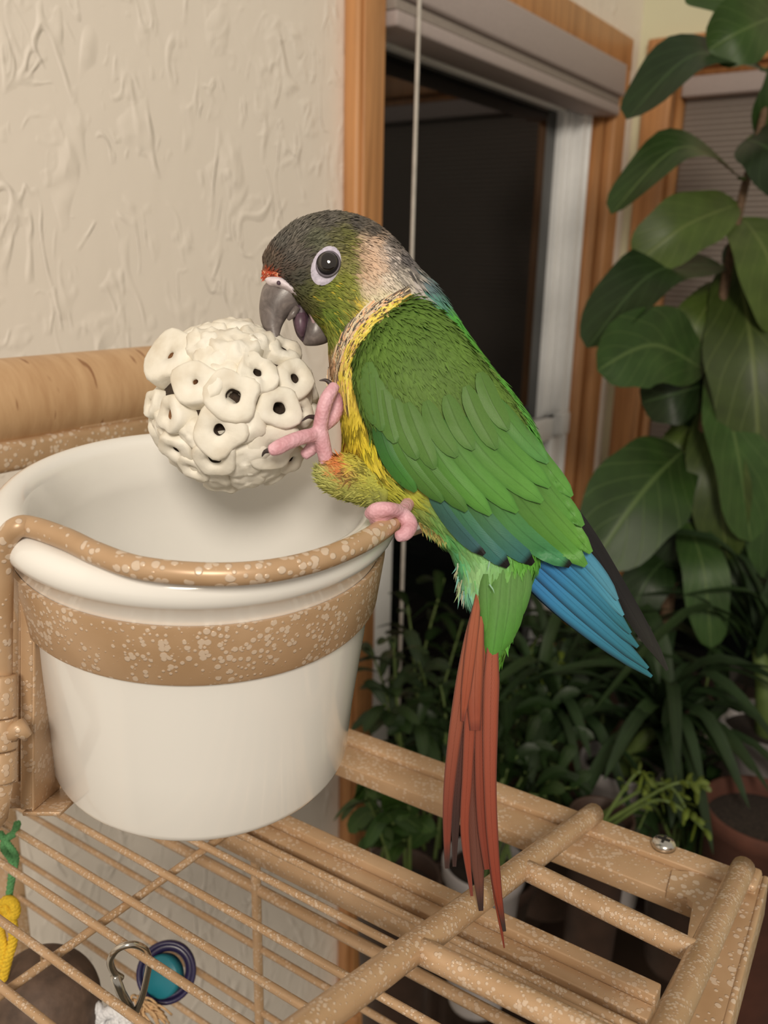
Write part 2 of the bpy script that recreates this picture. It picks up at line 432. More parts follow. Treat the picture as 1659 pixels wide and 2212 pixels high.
mk('top_rail', cbox(sR, SL, tAm, tAf, -.012, 0), M['metal'], cage)
mk('top_rail', cbox(sR+.012, SL, tAn, tAm-.0005, -.010, -.0022), M['metal'], cage)
tBf = cst(1000, 1925)[1]; tBm = cst(1000, 1955)[1]; tBn = cst(1000, 1990)[1]; tBl = cst(1000, 2010)[1]; tBz = cst(1000, 2020)[1]
mk('top_rail', cbox(sR+.016, SL, tBm, tBf, -.014, -.001), M['metal'], cage)
mk('top_rail', cbox(sR+.016, SL, tBn, tBm-.0004, -.014, -.0045), M['metal'], cage)
mk('top_rail', cbox(sR+.016, SL, tBl, tBn-.0008, -.016, -.0075), M['metal'], cage)
mk('top_rail', cbox(sR+.016, SL, tBz, tBl-.0002, -.016, -.0055), M['metal'], cage)
# flat corner plate on the right
pl = [(1655, 1893), (1548, 2290), (1425, 2290), (1474, 2110), (1488, 2000), (1497, 1950), (1484, 1938), (1440, 1925), (1452, 1880)]
top = [hc(x, y, -.0012) for x, y in pl]; bot = [p-a3*.003 for p in top]; n9 = len(pl)
mk('corner_plate', (top+bot, [tuple(range(n9-1, -1, -1)), tuple(range(n9, 2*n9))]+[(i, (i+1) % n9, (i+1) % n9+n9, i+n9) for i in range(n9)]), M['metal_big'], cage, smooth=False)
mk('corner_plate', box((top[0]+top[1])/2-a3*.009, (top[1]-top[0])/2, (top[1]-top[0]).cross(a3).normalized()*.0012, a3*.0095, .0008), M['metal_big'], cage)
# raised ladder frame
LD = -D(2100, 1147); LD2 = -D(1953, 1147)
r1a = hc(1283, 1757, .004); r2a = hc(1606, 1874, .004)
def ladder_pt(start, px, py, LD):
    """point on a ladder tube nearest to a pixel ray"""
    best = min((((proj(start+LD*q)[0]-px)**2+(proj(start+LD*q)[1]-py)**2), q) for q in np.linspace(0, .26, 521)); return start+LD*best[1]
RT1 = .0046
mk('ladder_tube', tube([r1a+LD*q for q in np.linspace(0, .265, 24)], RT1, 14), M['metal_fine'], cage)
mk('ladder_tube', tube([r2a+LD2*q for q in np.linspace(0, .265, 24)], RT1, 14), M['metal_fine'], cage)
for (q1, q2) in (((1130, 1878), (1507, 2060)), ((905, 2060), (1400, 2290))):
    A1 = ladder_pt(r1a, *q1, LD); A2 = ladder_pt(r2a, *q2, LD2)
    mk('ladder_rung', tube([A1+(A2-A1)*q for q in np.linspace(0, 1, 9)], RT1*.86, 14), M['metal_fine'], cage)
mk('ladder_tab', cbox(cst(1640, 1912)[0], cst(1596, 1890)[0], tAm-.002, tAm+.011, .0, .004, .0015), M['metal'], cage)
# screws
sc_ = hc(1433, 1828, .0)
def screw(c, name='screw'):
    e = mk(name, lathe([(0, .0036), (.0025, .0036), (.0042, .003), (.0050, .0018), (.0052, 0), (0, 0)], c, a3, 20), M['steel'], cage)
    for q in (a1, a2): mk('drive_slot', box(c+a3*.0037, q*.0026, a3.cross(q)*.0005, a3*.0003), M['dark'], e, smooth=False)
    return e
screw(sc_)
nb = hc(1425, 1915, -.012)
mk('nut', lathe([(0, 0), (.0042, 0), (.0042, -.003), (.0022, -.0034), (.0022, -.008), (0, -.0085)], nb+a3*.002, a3, 6), M['steel'], cage)
# top wires
for (px, py) in ((489, 1788), (712, 1968), (400, 1913), (400, 2018), (400, 2126), (200, 2132), (50, 2170)):
    t_ = cst(px, py)[1]
    mk('top_wire', tube([CP(s, t_, 0) for s in np.linspace(sR+.004, SL, 24)], .00165, 9), M['metal_fine'], cage)
sX = np.mean([cst(490, 1790, -.003)[0], cst(240, 1980, -.003)[0], cst(0, 2167, -.003)[0]])
mk('cross_wire', tube([CP(sX, t_, -.0028) for t_ in np.linspace(tBz+.004, -.34, 14)], .0017, 9), M['metal_fine'], cage)
mk('cross_wire', tube([CP(sX+.17, t_, -.0028) for t_ in np.linspace(tBz+.004, -.34, 14)], .0017, 9), M['metal_fine'], cage)
# back panel under the rail
tW = tBn
def hv(px, py): return hit(px, py, CP(0, tW), a2)
pp = hv(555, 1900); sPost = (pp-Q0).dot(a1)
def post(s, t_, w, h0=-.012):
    b = CP(s, t_, h0); return box((b+V((b.x, b.y, 0)))/2, a1*w, a2*w, UP*(b.z/2), .001)
mk('upright_post', post(sPost, tW, .0019), M['metal'], cage)
mk('upright_post', post(sPost+.30, tW, .0026), M['metal'], cage)
mk('upright_post', post(sR+.022, tW, .005), M['metal'], cage)
mk('upright_post', post(sR+.006, -.29, .005), M['metal'], cage)
lp = hit(18, 1820, CP(0, tW), a2); ls = (lp-Q0).dot(a1); lt = (lp-Q0).dot(a2)
mk('upright_post', post(ls, tW, .006), M['metal'], cage)
for (py, rr) in ((1857, .0017), (1925, .0027), (2050, .0017), (2185, .0017)):
    h_ = (hv(555, py)-Q0).dot(a3)
    mk('back_wire', tube([CP(s, tW+.001, h_) for s in np.linspace(sR+.02, SL, 16)], rr, 8), M['metal'], cage)
h_last = h_
for k in range(1, 5):
    mk('back_wire', tube([CP(s, tW+.001, h_last-.032*k) for s in np.linspace(sR+.02, SL, 16)], .0017, 8), M['metal'], cage)
# back support plate under the dowel
q0 = P(-60, 990, .400); 
def along(p, px):    # point on the line p + e1*k that lands on column px
    ks = np.linspace(-.3, .8, 2201); return min(((abs(proj(p+e1*k)[0]-px), k) for k in ks))[1]
k1 = along(q0, 335)
mk('support_plate', box(q0+e1*(k1/2-.04), e1*(k1/2+.04), UP*.0075, e2*.012, .003), M['metal_big'], cage)
k2 = along(q0, 300)
mk('support_plate', box(q0+e1*(k2-.015)+UP*.0085, e1*.03, UP*.0022, e2*.010, .002), M['metal_big'], cage)
b_ = q0+e1*(k1*.55); zc_ = hit(0, 0, Q0, a3) 
bz = Q0.z-((b_-Q0).x*a3.x+(b_-Q0).y*a3.y)/a3.z
mk('support_post', box(V((b_.x, b_.y, (b_.z+bz)/2)), e1*.006, UP*((b_.z-bz)/2), e2*.006, .001), M['metal'], cage)
# dowel perch
dq = P(-120, 888, .392); kd = along(dq, 560)
n_ = 40
dv = tube([dq+e1*(kd*i/(n_-1)) for i in range(n_)], .0215, 40)
dow = mk('dowel_perch', dv, M['dowel'], label='thick pale wooden dowel perch lying behind the white crock', cat='perch')
# grain follows the dowel
dow_me = dow.data; Rm = Matrix((e1.cross(UP), UP, e1)); dow_me.transform(Rm.to_4x4()); dow.matrix_local = Matrix.Translation(dow.location) @ Rm.transposed().to_4x4()

# ------------------------------------------------------------------ crock and holder
POT = dict(c=P(437, 1090, .300), ax=V((.055, -.115, 1)).normalized(), R=.0685)
pc, pax, PR = POT['c'], POT['ax'], POT['R']
prof = []
def arc(cx_, cy_, r, a0, a1_, n): return [(cx_+r*math.cos(math.radians(a0+(a1_-a0)*i/n)), cy_+r*math.sin(math.radians(a0+(a1_-a0)*i/n))) for i in range(n+1)]
HB = -.102
prof += [(0, HB), (.049, HB)] + arc(.0505, HB+.006, .006, -90, -8, 6)
prof += [(.0575, -.075), (.0600, -.045), (.0610, -.028), (.0622, -.018), (.0628, -.012)]
prof += arc(PR-.0062, 0, .0062, -55, 160, 16)
prof += [(PR-.0135, -.002), (PR-.0150, -.008), (PR-.0152, -.013), (.0538, -.016), (.0528, -.030), (.050, -.060), (.046, -.084), (.038, -.092), (.02, -.0935), (0, -.094)]
mk('white_crock', lathe(prof, pc, pax, 96), M['ceramic'], label='deep white ceramic crock held in a tan metal ring', cat='crock')
hold = empty('crock_holder', pc-pax*.04, 'tan hammered metal swing holder wrapped around the white crock', 'bowl holder')
band = [(.0632, -.0115), (.0650, -.0110), (.0652, -.013), (.0636, -.031), (.0626, -.0325), (.0612, -.0315)]
mk('ring_band', lathe(band, pc, pax, 96, close=True), M['metal_band'], hold, auto=40)
def hp(px, py, h): return hit(px, py, pc+pax*h, pax)
rim = [hp(px, py, .0095) for px, py in ((70, 1139), (140, 1163), (210, 1196), (300, 1226), (430, 1240), (560, 1236), (680, 1212), (780, 1172), (845, 1130), (866, 1112))]
b0 = rim[0]; db = proj(b0)[2]
lead = [P(3, 1480, db+.018), P(3, 1400, db+.014), P(4, 1300, db+.009), P(6, 1220, db+.005), P(14, 1168, db+.001), P(36, 1140, db-.001)]
mk('rim_tube', tube(spline(lead+rim, 8), .0033, 16), M['metal_big'], hold)
dk = db+.016
for (y0, y1, rr) in ((1458, 1548, 34), (1551, 1618, 36), (1622, 1688, 34)):
    c0 = P(0, y0, dk); c1 = P(0, y1, dk); r_ = rr*dk/F
    axk = (c1-c0); Lk = axk.length
    mk('hinge_knuckle', lathe([(r_*.62, 0), (r_*.95, 0), (r_, .0006), (r_, Lk-.0006), (r_*.95, Lk), (0, Lk)], c0, axk, 28), M['metal'], hold)
# bracket : front flange, side web, foot plate
def quadbox(p0, p1, wdir, w, tdir, th, bev=.0006):
    c = (p0+p1)/2; ax = (p1-p0)/2; return box(c+wdir*(w/2)+tdir*(th/2), ax, wdir*(w/2), tdir*(th/2), bev)
right = R @ V((1, 0, 0)); dbr = db+.012
f0 = P(43, 1258, dbr); f1 = P(43, 1750, dbr+.028)
mk('bracket_flange', quadbox(f0, f1, right, 28*dbr/F, FWD, .0016), M['metal'], hold)
mk('bracket_web', quadbox(P(68, 1262, dbr+.0005), P(66, 1752, dbr+.029), FWD, .024, right, .0012), M['metal'], hold)
mk('bracket_web', quadbox(P(38, 1262, dbr+.0005), P(34, 1690, dbr+.026), FWD, .020, right, .0012), M['metal'], hold)
mk('bracket_back', quadbox(P(20, 1240, dbr+.016), P(16, 1690, dbr+.040), right, 40*dbr/F, FWD, .0015), M['metal'], hold)
ft = P(66, 1757, dbr+.029)
mk('bracket_foot', box(ft+FWD*.012+right*.004, right*.0065, FWD*.013, pax*.0009, .0005), M['metal'], hold)
mk('bracket_foot', box(P(30, 1715, dbr+.030), right*.007, pax*.006, FWD*.0012, .0005), M['metal'], hold)
mk('hinge_lug', tube([P(20, 1585, dk), P(45, 1572, dk-.002), P(58, 1590, dk-.001)], [.0035, .003, .0018], 10), M['metal'], hold)
mk('holder_arm', tube([P(0, 1690, dk), P(-10, 1760, dk+.004), P(-30, 1790, dk+.03), P(-40, 1790, dk+.12)], .004, 10), M['metal'], hold)

# ------------------------------------------------------------------ sola ball
UPC = R @ V((0, 1, 0))
BC, BD, BR = (505, 880), .298, 193*.298/F
bc = P(*BC, BD)
t = NT('white_sola_wood'); nz = t.noise(t.coord(), 420, 5, .6); nz2 = t.noise(t.coord(), 90, 3)
cc = t.ramp(nz2.outputs[0], [(.25, A(190, 172, 144)), (.5, A(214, 201, 177)), (.7, A(224, 212, 190))])
t.bump(nz.outputs[0], .4, .0004); M['sola'] = t.set(Base_Color=cc, Roughness=.75)
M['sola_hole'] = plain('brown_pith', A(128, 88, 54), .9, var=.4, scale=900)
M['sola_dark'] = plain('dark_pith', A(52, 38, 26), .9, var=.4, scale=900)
ball = empty('sola_ball', bc, 'round white sola wood chew ball gripped by the parrot above the crock', 'chew ball')
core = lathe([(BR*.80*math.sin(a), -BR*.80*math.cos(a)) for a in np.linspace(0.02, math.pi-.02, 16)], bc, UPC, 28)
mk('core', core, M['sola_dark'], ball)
def sola(d, r, hole, seed, L=.017, tilt=V((0, 0, 0)), torn=0.0, dark=False, out=0.0, sq=1.0, rot=0.0):
    d = V(d).normalized(); ax = (d+tilt).normalized(); u = ax.orthogonal().normalized(); w = ax.cross(u)
    u, w = u*math.cos(rot)+w*math.sin(rot), w*math.cos(rot)-u*math.sin(rot)
    c = bc + d*(BR*(1+out)) - ax*.0005
    rr = random.Random(seed); n = 26
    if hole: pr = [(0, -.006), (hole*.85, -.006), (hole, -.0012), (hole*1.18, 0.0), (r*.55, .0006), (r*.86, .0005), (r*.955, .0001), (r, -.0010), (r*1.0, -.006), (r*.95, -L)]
    else: pr = [(0, .0012), (r*.25, .0011), (r*.45, .0010), (r*.62, .0008), (r*.80, .0005), (r*.93, -.0006), (r, -.0022), (r*1.02, -.007), (r*.93, -L)]
    ph = [rr.uniform(0, 6.28) for _ in range(5)]; am = [rr.uniform(.02, .075) for _ in range(5)]
    vs, fs, mi = [], [], []
    for k, (q, h) in enumerate(pr):
        for j in range(n):
            a = 2*math.pi*j/n
            m_ = 1+sum(am[z]*math.sin((z+1)*a+ph[z]) for z in range(5))*(1 if q > hole*1.3 else .45)
            p = c + ax*h + (u*(math.cos(a)*sq)+w*math.sin(a))*(q*m_)
            amp = (.00018+torn*.0011)*(1 if q > hole*1.3 else .3)
            if k < len(pr)-1: p += ax*(mnoise.noise(p*330+V((seed, 0, 0)))*amp*1.5) + (mnoise.noise_vector(p*420))*amp*.6
            vs.append(p)
    for k in range(len(pr)-1):
        for j in range(n):
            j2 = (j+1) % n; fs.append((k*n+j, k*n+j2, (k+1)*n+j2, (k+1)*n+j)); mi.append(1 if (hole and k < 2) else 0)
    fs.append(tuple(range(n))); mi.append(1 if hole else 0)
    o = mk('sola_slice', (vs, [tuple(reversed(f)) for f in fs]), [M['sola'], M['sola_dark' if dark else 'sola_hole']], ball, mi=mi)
    return o
PXM = BD/F
SP = [  # px, py, r, hole, torn, dark, tilt(x right, y up), squash
 (384, 778, 60, 8, .15, 0, (-.05, .1), 1.0), (458, 850, 52, 6, .1, 0, (0, 0), .85), (395, 914, 40, 10, .15, 0, (-.35, .05), .9),
 (330, 880, 34, 7, .3, 1, (-.2, .15), .8), (338, 930, 34, 0, .2, 0, (-.2, -.1), .9), (505, 949, 52, 10, .15, 1, (0, .1), 1.05), (488, 1010, 44, 12, .15, 1, (0, -.2), 1),
 (396, 990, 40, 9, .2, 1, (-.1, -.5), 1), (537, 880, 52, 13, .3, 1, (-.05, 0), 1.0), (584, 826, 42, 8, .8, 1, (0, .1), 1), (627, 900, 47, 12, .2, 1, (-.15, 0), .9),
 (657, 828, 46, 10, .15, 1, (-.15, 0), .9), (613, 985, 52, 9, .2, 1, (-.1, -.1), 1), (650, 1010, 34, 7, .2, 1, (.1, -.1), 1), (551, 1024, 46, 0, .3, 0, (0, -.2), 1.1),
 (545, 1062, 40, 0, .3, 0, (0, -.2), 1.2), (458, 1056, 44, 0, .3, 0, (0, -.2), 1.1), (356, 972, 34, 0, .3, 0, (-.1, -.2), 1), (521, 697, 44, 0, .4, 0, (0, .2), 1.1),
 (472, 712, 36, 0, .8, 0, (0, .3), 1), (459, 745, 40, 0, .9, 0, (0, 0), 1), (488, 792, 40, 0, .9, 0, (0, 0), 1), (532, 762, 50, 0, 1, 0, (0, .1), 1),
 (575, 735, 40, 0, .9, 0, (.1, .2), 1), (632, 756, 44, 8, .7, 1, (.1, .1), .8), (414, 715, 34, 0, .4, 0, (-.1, .2), 1), (512, 826, 36, 0, .7, 0, (0, 0), 1),
 (675, 900, 36, 8, .2, 1, (.1, 0), .8), (430, 1030, 34, 8, .2, 1, (-.1, -.3), 1), (600, 1050, 36, 0, .3, 0, (.1, -.2), 1), (690, 850, 30, 0, .2, 0, (.1, 0), 1), (570, 940, 36, 0, .4, 0, (0, 0), 1), (440, 960, 30, 0, .4, 0, (0, 0), 1)]
for i, (px, py, r, ho, to, dk_, tl, sq) in enumerate(SP):
    ox, oy = (px-BC[0])/193, -(py-BC[1])/193; q = ox*ox+oy*oy
    if q > .97: ox, oy = ox/math.sqrt(q)*.985, oy/math.sqrt(q)*.985; q = .97
    d = right*ox + UPC*oy - FWD*math.sqrt(1-q)
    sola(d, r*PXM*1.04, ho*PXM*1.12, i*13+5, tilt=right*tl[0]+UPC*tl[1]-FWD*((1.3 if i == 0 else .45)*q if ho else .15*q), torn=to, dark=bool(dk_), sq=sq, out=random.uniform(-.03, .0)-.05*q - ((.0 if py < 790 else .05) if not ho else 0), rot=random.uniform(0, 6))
for i in range(60):                                           # the far side of the ball
    y = 1-2*(i+.5)/60; ph = i*2.39996; rr_ = math.sqrt(1-y*y); d = V((rr_*math.cos(ph), rr_*math.sin(ph), y))
    if d.dot(-FWD) < .05: sola(d, 42*PXM, 9*PXM if i % 2 else 0, 900+i, torn=.25, dark=True, out=-.06)

# ------------------------------------------------------------------ parrot
HD, BDp = .291, .298
CTRL = [
 (600,530,88,82,72),(640,500,96,89,77),(700,475,88,81,70),(760,480,78,71,62),(620,560,86,79,69),(650,560,84,76,66),(640,600,72,68,56),(580,568,92,80,66),(800,495,82,74,64),(840,520,88,79,70),(870,552,98,90,84),
 (740,508,92,90,46),(752,527,98,94,42),(722,515,88,84,52),(672,520,84,82,62),(575,590,186,74,38),(590,595,170,68,36),(566,590,180,88,50),(576,573,90,80,66),(592,578,84,76,64),(566,578,96,82,66),(606,588,78,70,60),(612,602,60,55,45),(650,625,75,75,45),(665,640,98,97,50),(640,640,80,76,46),
 (690,640,100,106,40),(720,622,112,117,40),(745,598,117,117,45),(700,670,95,112,40),(730,650,112,117,42),(722,690,92,112,40),(765,662,186,158,60),(762,690,150,135,52),(745,702,165,145,58),(715,708,120,126,50),(700,690,122,126,45),(755,625,125,125,50),(760,570,112,110,52),(750,550,105,100,48),
 (790,528,196,166,138),(780,560,184,150,120),(800,590,188,158,128),(818,545,186,160,136),(792,612,192,167,137),(774,535,170,140,108),(805,515,176,146,118),(795,545,200,164,132),(800,565,196,160,128),(785,590,190,155,122),(815,570,192,162,134),(770,560,150,126,92),
 (840,556,168,153,138),(862,588,176,162,143),(832,600,204,184,158),(862,620,196,180,152),(884,602,166,153,140),(810,642,208,190,152),(790,662,196,177,130),(850,642,206,192,152),(830,530,150,136,122),
 (902,600,86,102,102),(908,626,90,132,116),(928,624,82,124,106),(893,652,118,150,108),(920,605,80,100,95),
 (780,692,202,172,106),(752,730,190,150,95),(735,770,202,156,106),(724,800,196,150,95),(730,840,182,142,80),(772,722,218,188,80),(757,770,222,198,70),(750,820,212,182,70),(720,770,172,132,96),(820,670,200,180,90),(860,665,170,170,80),
 (750,880,206,182,60),(760,920,202,177,50),(790,960,206,187,50),(770,1000,202,182,55),(800,1020,196,177,60),(750,950,196,170,50),(820,1050,178,172,60),(850,1060,166,166,60),
 (743,988,222,78,28),(749,1012,216,68,28),(741,968,212,98,40),(752,1030,190,110,45),(700,1030,168,168,86),(735,1052,168,163,76),(770,1072,162,158,70),(695,1010,180,175,100),
 (830,1090,152,152,76),(870,1110,138,152,76),(920,1140,112,162,80),(960,1165,100,168,92),(982,1210,108,188,122),(1000,1262,130,188,150),(1022,1222,140,178,112),(960,1112,122,152,80),(1000,1170,118,160,90),
 (1000,1292,150,205,190),(1070,1260,112,152,76),(1080,1320,86,147,56),(1070,1390,80,152,45),(1060,1425,96,167,60),(1112,1290,80,142,40),(1132,1260,86,132,36),(1050,1300,112,162,92),(1050,1360,90,155,70),(1095,1390,82,120,40),
 (930,662,72,142,62),(962,684,76,147,50),(1000,742,86,147,46),(882,692,80,127,45),(1060,820,84,146,50),(1120,900,84,146,56),(1190,1040,84,150,50),(900,800,74,130,44),(1000,950,76,136,46),(830,760,78,122,40),(1150,1150,90,150,50)]
CT = np.array(CTRL, float); CTL = np.array([A(*c[2:]) for c in CTRL])
def bcol(px, py):
    px = np.atleast_1d(px); py = np.atleast_1d(py)
    d2 = (px[:, None]-CT[:, 0])**2+(py[:, None]-CT[:, 1])**2
    w = 1/(d2+40)**2.2; w /= w.sum(1, keepdims=True); return w @ CTL
def projn(pts):
    v = (np.array([tuple(p) for p in pts])-np.array(C0)) @ np.array(R); d = -v[:, 2]
    return CX+v[:, 0]/d*F, CY-v[:, 1]/d*F, d
def mottle(px, py, c, seed=0):
    """true plumage markings: barred chest, streaked collar, flecked nape"""
    k = len(px); r = rng.random(k); out = c.copy()
    chest = np.clip(1-np.hypot((px-775)/75, (py-960)/95), 0, 1)
    bar = (np.sin((py+(px-770)*.35)/9.5)+rng.normal(0, .5, k)) > .55
    out *= np.where((chest > .12) & bar, .42, 1)[:, None]
    coll = np.clip(1-np.abs((px-745)*.80+(py-760)*.55-0)/34, 0, 1)*(py > 640)*(py < 850)
    out *= (1-coll*.68*(r < .38))[:, None]; out *= (1+coll*.25*(r > .8))[:, None]
    nape = np.clip(1-np.hypot((px-862)/42, (py-575)/65), 0, 1)
    out *= (1-.5*(nape > .15)*(r < .33))[:, None]
    crown = (py < 560)*(px < 870)*(1-np.clip(1-np.hypot((px-800)/38, (py-565)/62), 0, 1) > .6)
    out *= (1-.30*crown*(r < .35))[:, None]; out *= (1+.35*crown*(r > .75))[:, None]
    chk = (np.hypot((px-720)/55, (py-660)/55) < 1)
    out *= (1-.35*chk*(r < .3))[:, None]
    yel = chk & (r > .86); out[yel] = out[yel]*.5+np.array(A(200, 165, 50))*.5
    return np.clip(out*rng.uniform(.86, 1.14, k)[:, None], 0, .95)
bird = empty('parrot', P(850, 1130, BDp), 'small green cheeked parrot with grey head, yellow chest and rusty red tail', 'parrot')
M['body'] = vcol('parrot_skin_plumage', .7, grain=.25, spec=.2)
M['plume'] = vcol('parrot_contour_feathers', .62, spec=.25)
M['quill'] = vcol('parrot_flight_feathers', .45, barbs=.35, spec=.35)
BST = [(604, 630, 566, 588, 20), (650, 668, 573, 556, 56), (692, 712, 592, 524, 76), (711, 742, 640, 483, 88), (714, 775, 712, 462, 95), (716, 806, 786, 475, 98), (722, 840, 843, 512, 102),
       (733, 880, 893, 569, 110), (740, 925, 938, 620, 122), (744, 985, 985, 690, 138), (768, 1052, 1038, 768, 150), (815, 1088, 1090, 835, 154), (860, 1112, 1138, 905, 148), (900, 1135, 1170, 985, 138),
       (932, 1160, 1180, 1065, 122), (962, 1183, 1180, 1135, 104), (984, 1222, 1168, 1200, 84), (996, 1266, 1146, 1262, 64), (1020, 1316, 1122, 1325, 46), (1040, 1372, 1100, 1382, 30), (1054, 1422, 1078, 1428, 12)]
dep = [.2935, .2935, .293, .293, .293, .293, .294, .295, .297, .298, .299, .300, .300, .300, .300, .299, .298, .297, .296, .295, .294]
BR_ = section_loft([(*s, d) for s, d in zip(BST, dep)], 6, 60)
bvf = loft(BR_)
def proj_cols(vs, mot=True):
    px, py, _ = projn(vs); c = bcol(px, py); return c
mk('body', bvf, M['body'], bird, col=proj_cols(bvf[0]))
bbvh = BVHTree.FromPolygons([tuple(v) for v in bvf[0]], bvf[1])
def surf(bvh, px, py, fb=.29):
    d = D(px, py); h = bvh.ray_cast(C0, d)
    if h[0] is not None: return proj(h[0])[2]
    q = bvh.find_nearest(P(px, py, fb)); return proj(q[0])[2]
def plumage(name, rings, count, length, width, parent, lift=.0005, jrange=None, irange=None, round_=True, color=None, spread=.18):
    """small overlapping contour feathers following the body from head to tail"""
    G = np.array([[tuple(p) for p in r] for r in rings]); ni, nj = G.shape[:2]
    ar = np.linalg.norm(np.roll(G, -1, 1)-G, axis=2)[:-1]*np.linalg.norm(G[1:]-G[:-1], axis=2)
    if irange: m = np.zeros_like(ar); m[irange[0]:irange[1]] = 1; ar = ar*m
    pr = ar.ravel()/ar.sum(); idx = rng.choice(len(pr), count, p=pr)
    ii = idx//nj; jj = idx % nj; fi = rng.random(count)[:, None]; fj = rng.random(count)[:, None]
    j2 = (jj+1) % nj
    a = G[ii, jj]*(1-fj)+G[ii, j2]*fj; b = G[ii+1, jj]*(1-fj)+G[ii+1, j2]*fj
    p = a*(1-fi)+b*fi; T = b-a; T /= np.linalg.norm(T, axis=1, keepdims=True)+1e-12
    S = G[ii, j2]-G[ii, jj]; N = np.cross(S, T); N /= np.linalg.norm(N, axis=1, keepdims=True)+1e-12
    cen = G.mean(1)[ii]; sg = np.sign(((p-cen)*N).sum(1))[:, None]; N = N*sg
    S = np.cross(T, N); ang = rng.normal(0, spread, count)[:, None]; T2 = T*np.cos(ang)+S*np.sin(ang); S2 = np.cross(T2, N)
    px, py, _ = projn(p); L = (length(px, py) if callable(length) else np.full(count, length))*rng.uniform(.75, 1.25, count)
    Wd = (width(px, py) if callable(width) else np.full(count, width))
    c = bcol(px, py) if color is None else color(px, py); c = mottle(px, py, c)
    L = L[:, None]*PXM; Wd = Wd[:, None]*PXM
    base = p-N*.0003; mid = p+T2*L*.55+N*lift*.6; tip = p+T2*L+N*lift*rng.uniform(.3, 1.2, count)[:, None]
    vs = np.stack([base-S2*Wd*.35, base+S2*Wd*.35, mid-S2*Wd*.5+N*-.0001, mid+N*.00012, mid+S2*Wd*.5-N*.0001, tip], 1)
    vs = vs.reshape(-1, 3); k = np.arange(count)*6
    fs = [f for o in k for f in ((o, o+1, o+3), (o, o+3, o+2), (o+1, o+4, o+3), (o+2, o+3, o+5), (o+3, o+4, o+5))]
    cc = np.repeat(c, 6, 0)
    return mk(name, ([V(v) for v in vs], [tuple(int(x) for x in f) for f in fs]), M['plume'], parent, col=cc, kind='stuff')
hl = lambda px, py: np.where(py < 640, 20, np.where(py < 860, 36, 46)) + 0.0*px
hw = lambda px, py: np.where(py < 640, 3.6, np.where(py < 860, 4.0, 8.0)) + 0.0*px
plumage('head_plumage', BR_, 11000, hl, hw, bird, .0007, irange=(2, 42))
plumage('body_plumage', BR_, 9000, lambda x, y: np.where(x < 850, 40, 52), lambda x, y: np.where(x < 850, 6.5, 10), bird, .0009, irange=(40, 119))
# thigh of the lifted leg
TH = section_loft([(700, 1002, 689, 1030, 10, .2835), (722, 988, 703, 1056, 26, .284), (756, 984, 734, 1074, 40, .286), (802, 994, 782, 1090, 48, .289), (852, 1015, 830, 1104, 48, .293)], 5, 28)
def thcol(px, py):
    k = np.clip((px-690)/180, 0, 1)[:, None]; return np.array(A(160, 156, 92))*(1-k)+np.array(A(150, 148, 76))*k
tv = loft(TH); _q = projn(tv[0]); mk('thigh', tv, M['body'], bird, col=.4*thcol(_q[0], _q[1])+.6*bcol(_q[0], _q[1]))
thr = [list(reversed(r)) for r in reversed(TH)]
plumage('thigh_plumage', TH[::-1], 2600, 30, 3.6, bird, .0004, spread=.4, color=lambda x, y: .4*thcol(x, y)+.6*bcol(x, y))
# lower belly tuft and fluffy vent
def strands(name, specs, parent, w=3.0):
    vs, fs, cs = [], [], []
    for (x0, y0, x1, y1, d0, d1, c) in specs:
        a = P(x0, y0, d0); b = P(x1, y1, d1); s_ = (b-a).cross(FWD).normalized()*w*PXM*.5; m_ = (a+b)/2 + right*random.uniform(-2, 2)*PXM
        o = len(vs); vs += [a-s_, a+s_, m_-s_*.8, m_+s_*.8, b]; fs += [(o, o+1, o+3, o+2), (o+2, o+3, o+4)]; cs += [c]*5
    return mk(name, (vs, fs), M['plume'], parent, col=cs, kind='stuff')
sp_ = []
for _ in range(38):
    y = random.uniform(1215, 1290); x = 986+(y-1215)*.13+random.uniform(-4, 10); d_ = .294+random.uniform(-.004, .006)
    sp_.append((x, y, x-random.uniform(0, 13), y+random.uniform(14, 36), d_, d_-.001, A(*random.choice([(160, 154, 116), (136, 150, 100), (166, 160, 134), (108, 150, 130)]))))
for _ in range(90):
    x = random.uniform(905, 960); y = 1128+(x-905)*.62; sp_.append((x, y, x+random.uniform(0, 12), y+random.uniform(14, 30), .29, .29, A(*random.choice([(170, 140, 70), (150, 140, 70), (110, 150, 80)]))))
for _ in range(6):
    x = random.uniform(1000, 1060); y = random.uniform(1190, 1275); sp_.append((x, y, x+random.uniform(-8, 14), y+random.uniform(20, 45), .2835, .2835, A(*random.choice([(130, 160, 130), (104, 155, 112), (104, 155, 86), (96, 150, 80)]))))
strands('vent_fluff', sp_, bird)

# head details
def ellgrid(cx_, cy_, rx, ry, tilt, r0, r1, prof, bvh, n=36, m=7):
    vs, fs = [], []; ca, sa = math.cos(tilt), math.sin(tilt)
    for k in range(m):
        q = r0+(r1-r0)*k/(m-1)
        for j in range(n):
            a = 2*math.pi*j/n; x = q*rx*math.cos(a); y = q*ry*math.sin(a)
            px = cx_+x*ca-y*sa; py = cy_+x*sa+y*ca
            vs.append(P(px, py, surf(bvh, px, py)-prof(q)))
    for k in range(m-1):
        for j in range(n):
            j2 = (j+1) % n; fs.append((k*n+j, k*n+j2, (k+1)*n+j2, (k+1)*n+j))
    return vs, fs
M['eyering'] = plain('bare_eye_skin', A(176, 164, 168), .7, var=.22, scale=700, bump=.0005)
M['eyeball'] = plain('dark_glossy_eye', (.012, .008, .007), .04, var=.3, scale=400, Coat_Weight=1.0)
M['lid'] = plain('grey_eyelid', A(96, 86, 88), .6, var=.2, scale=900)
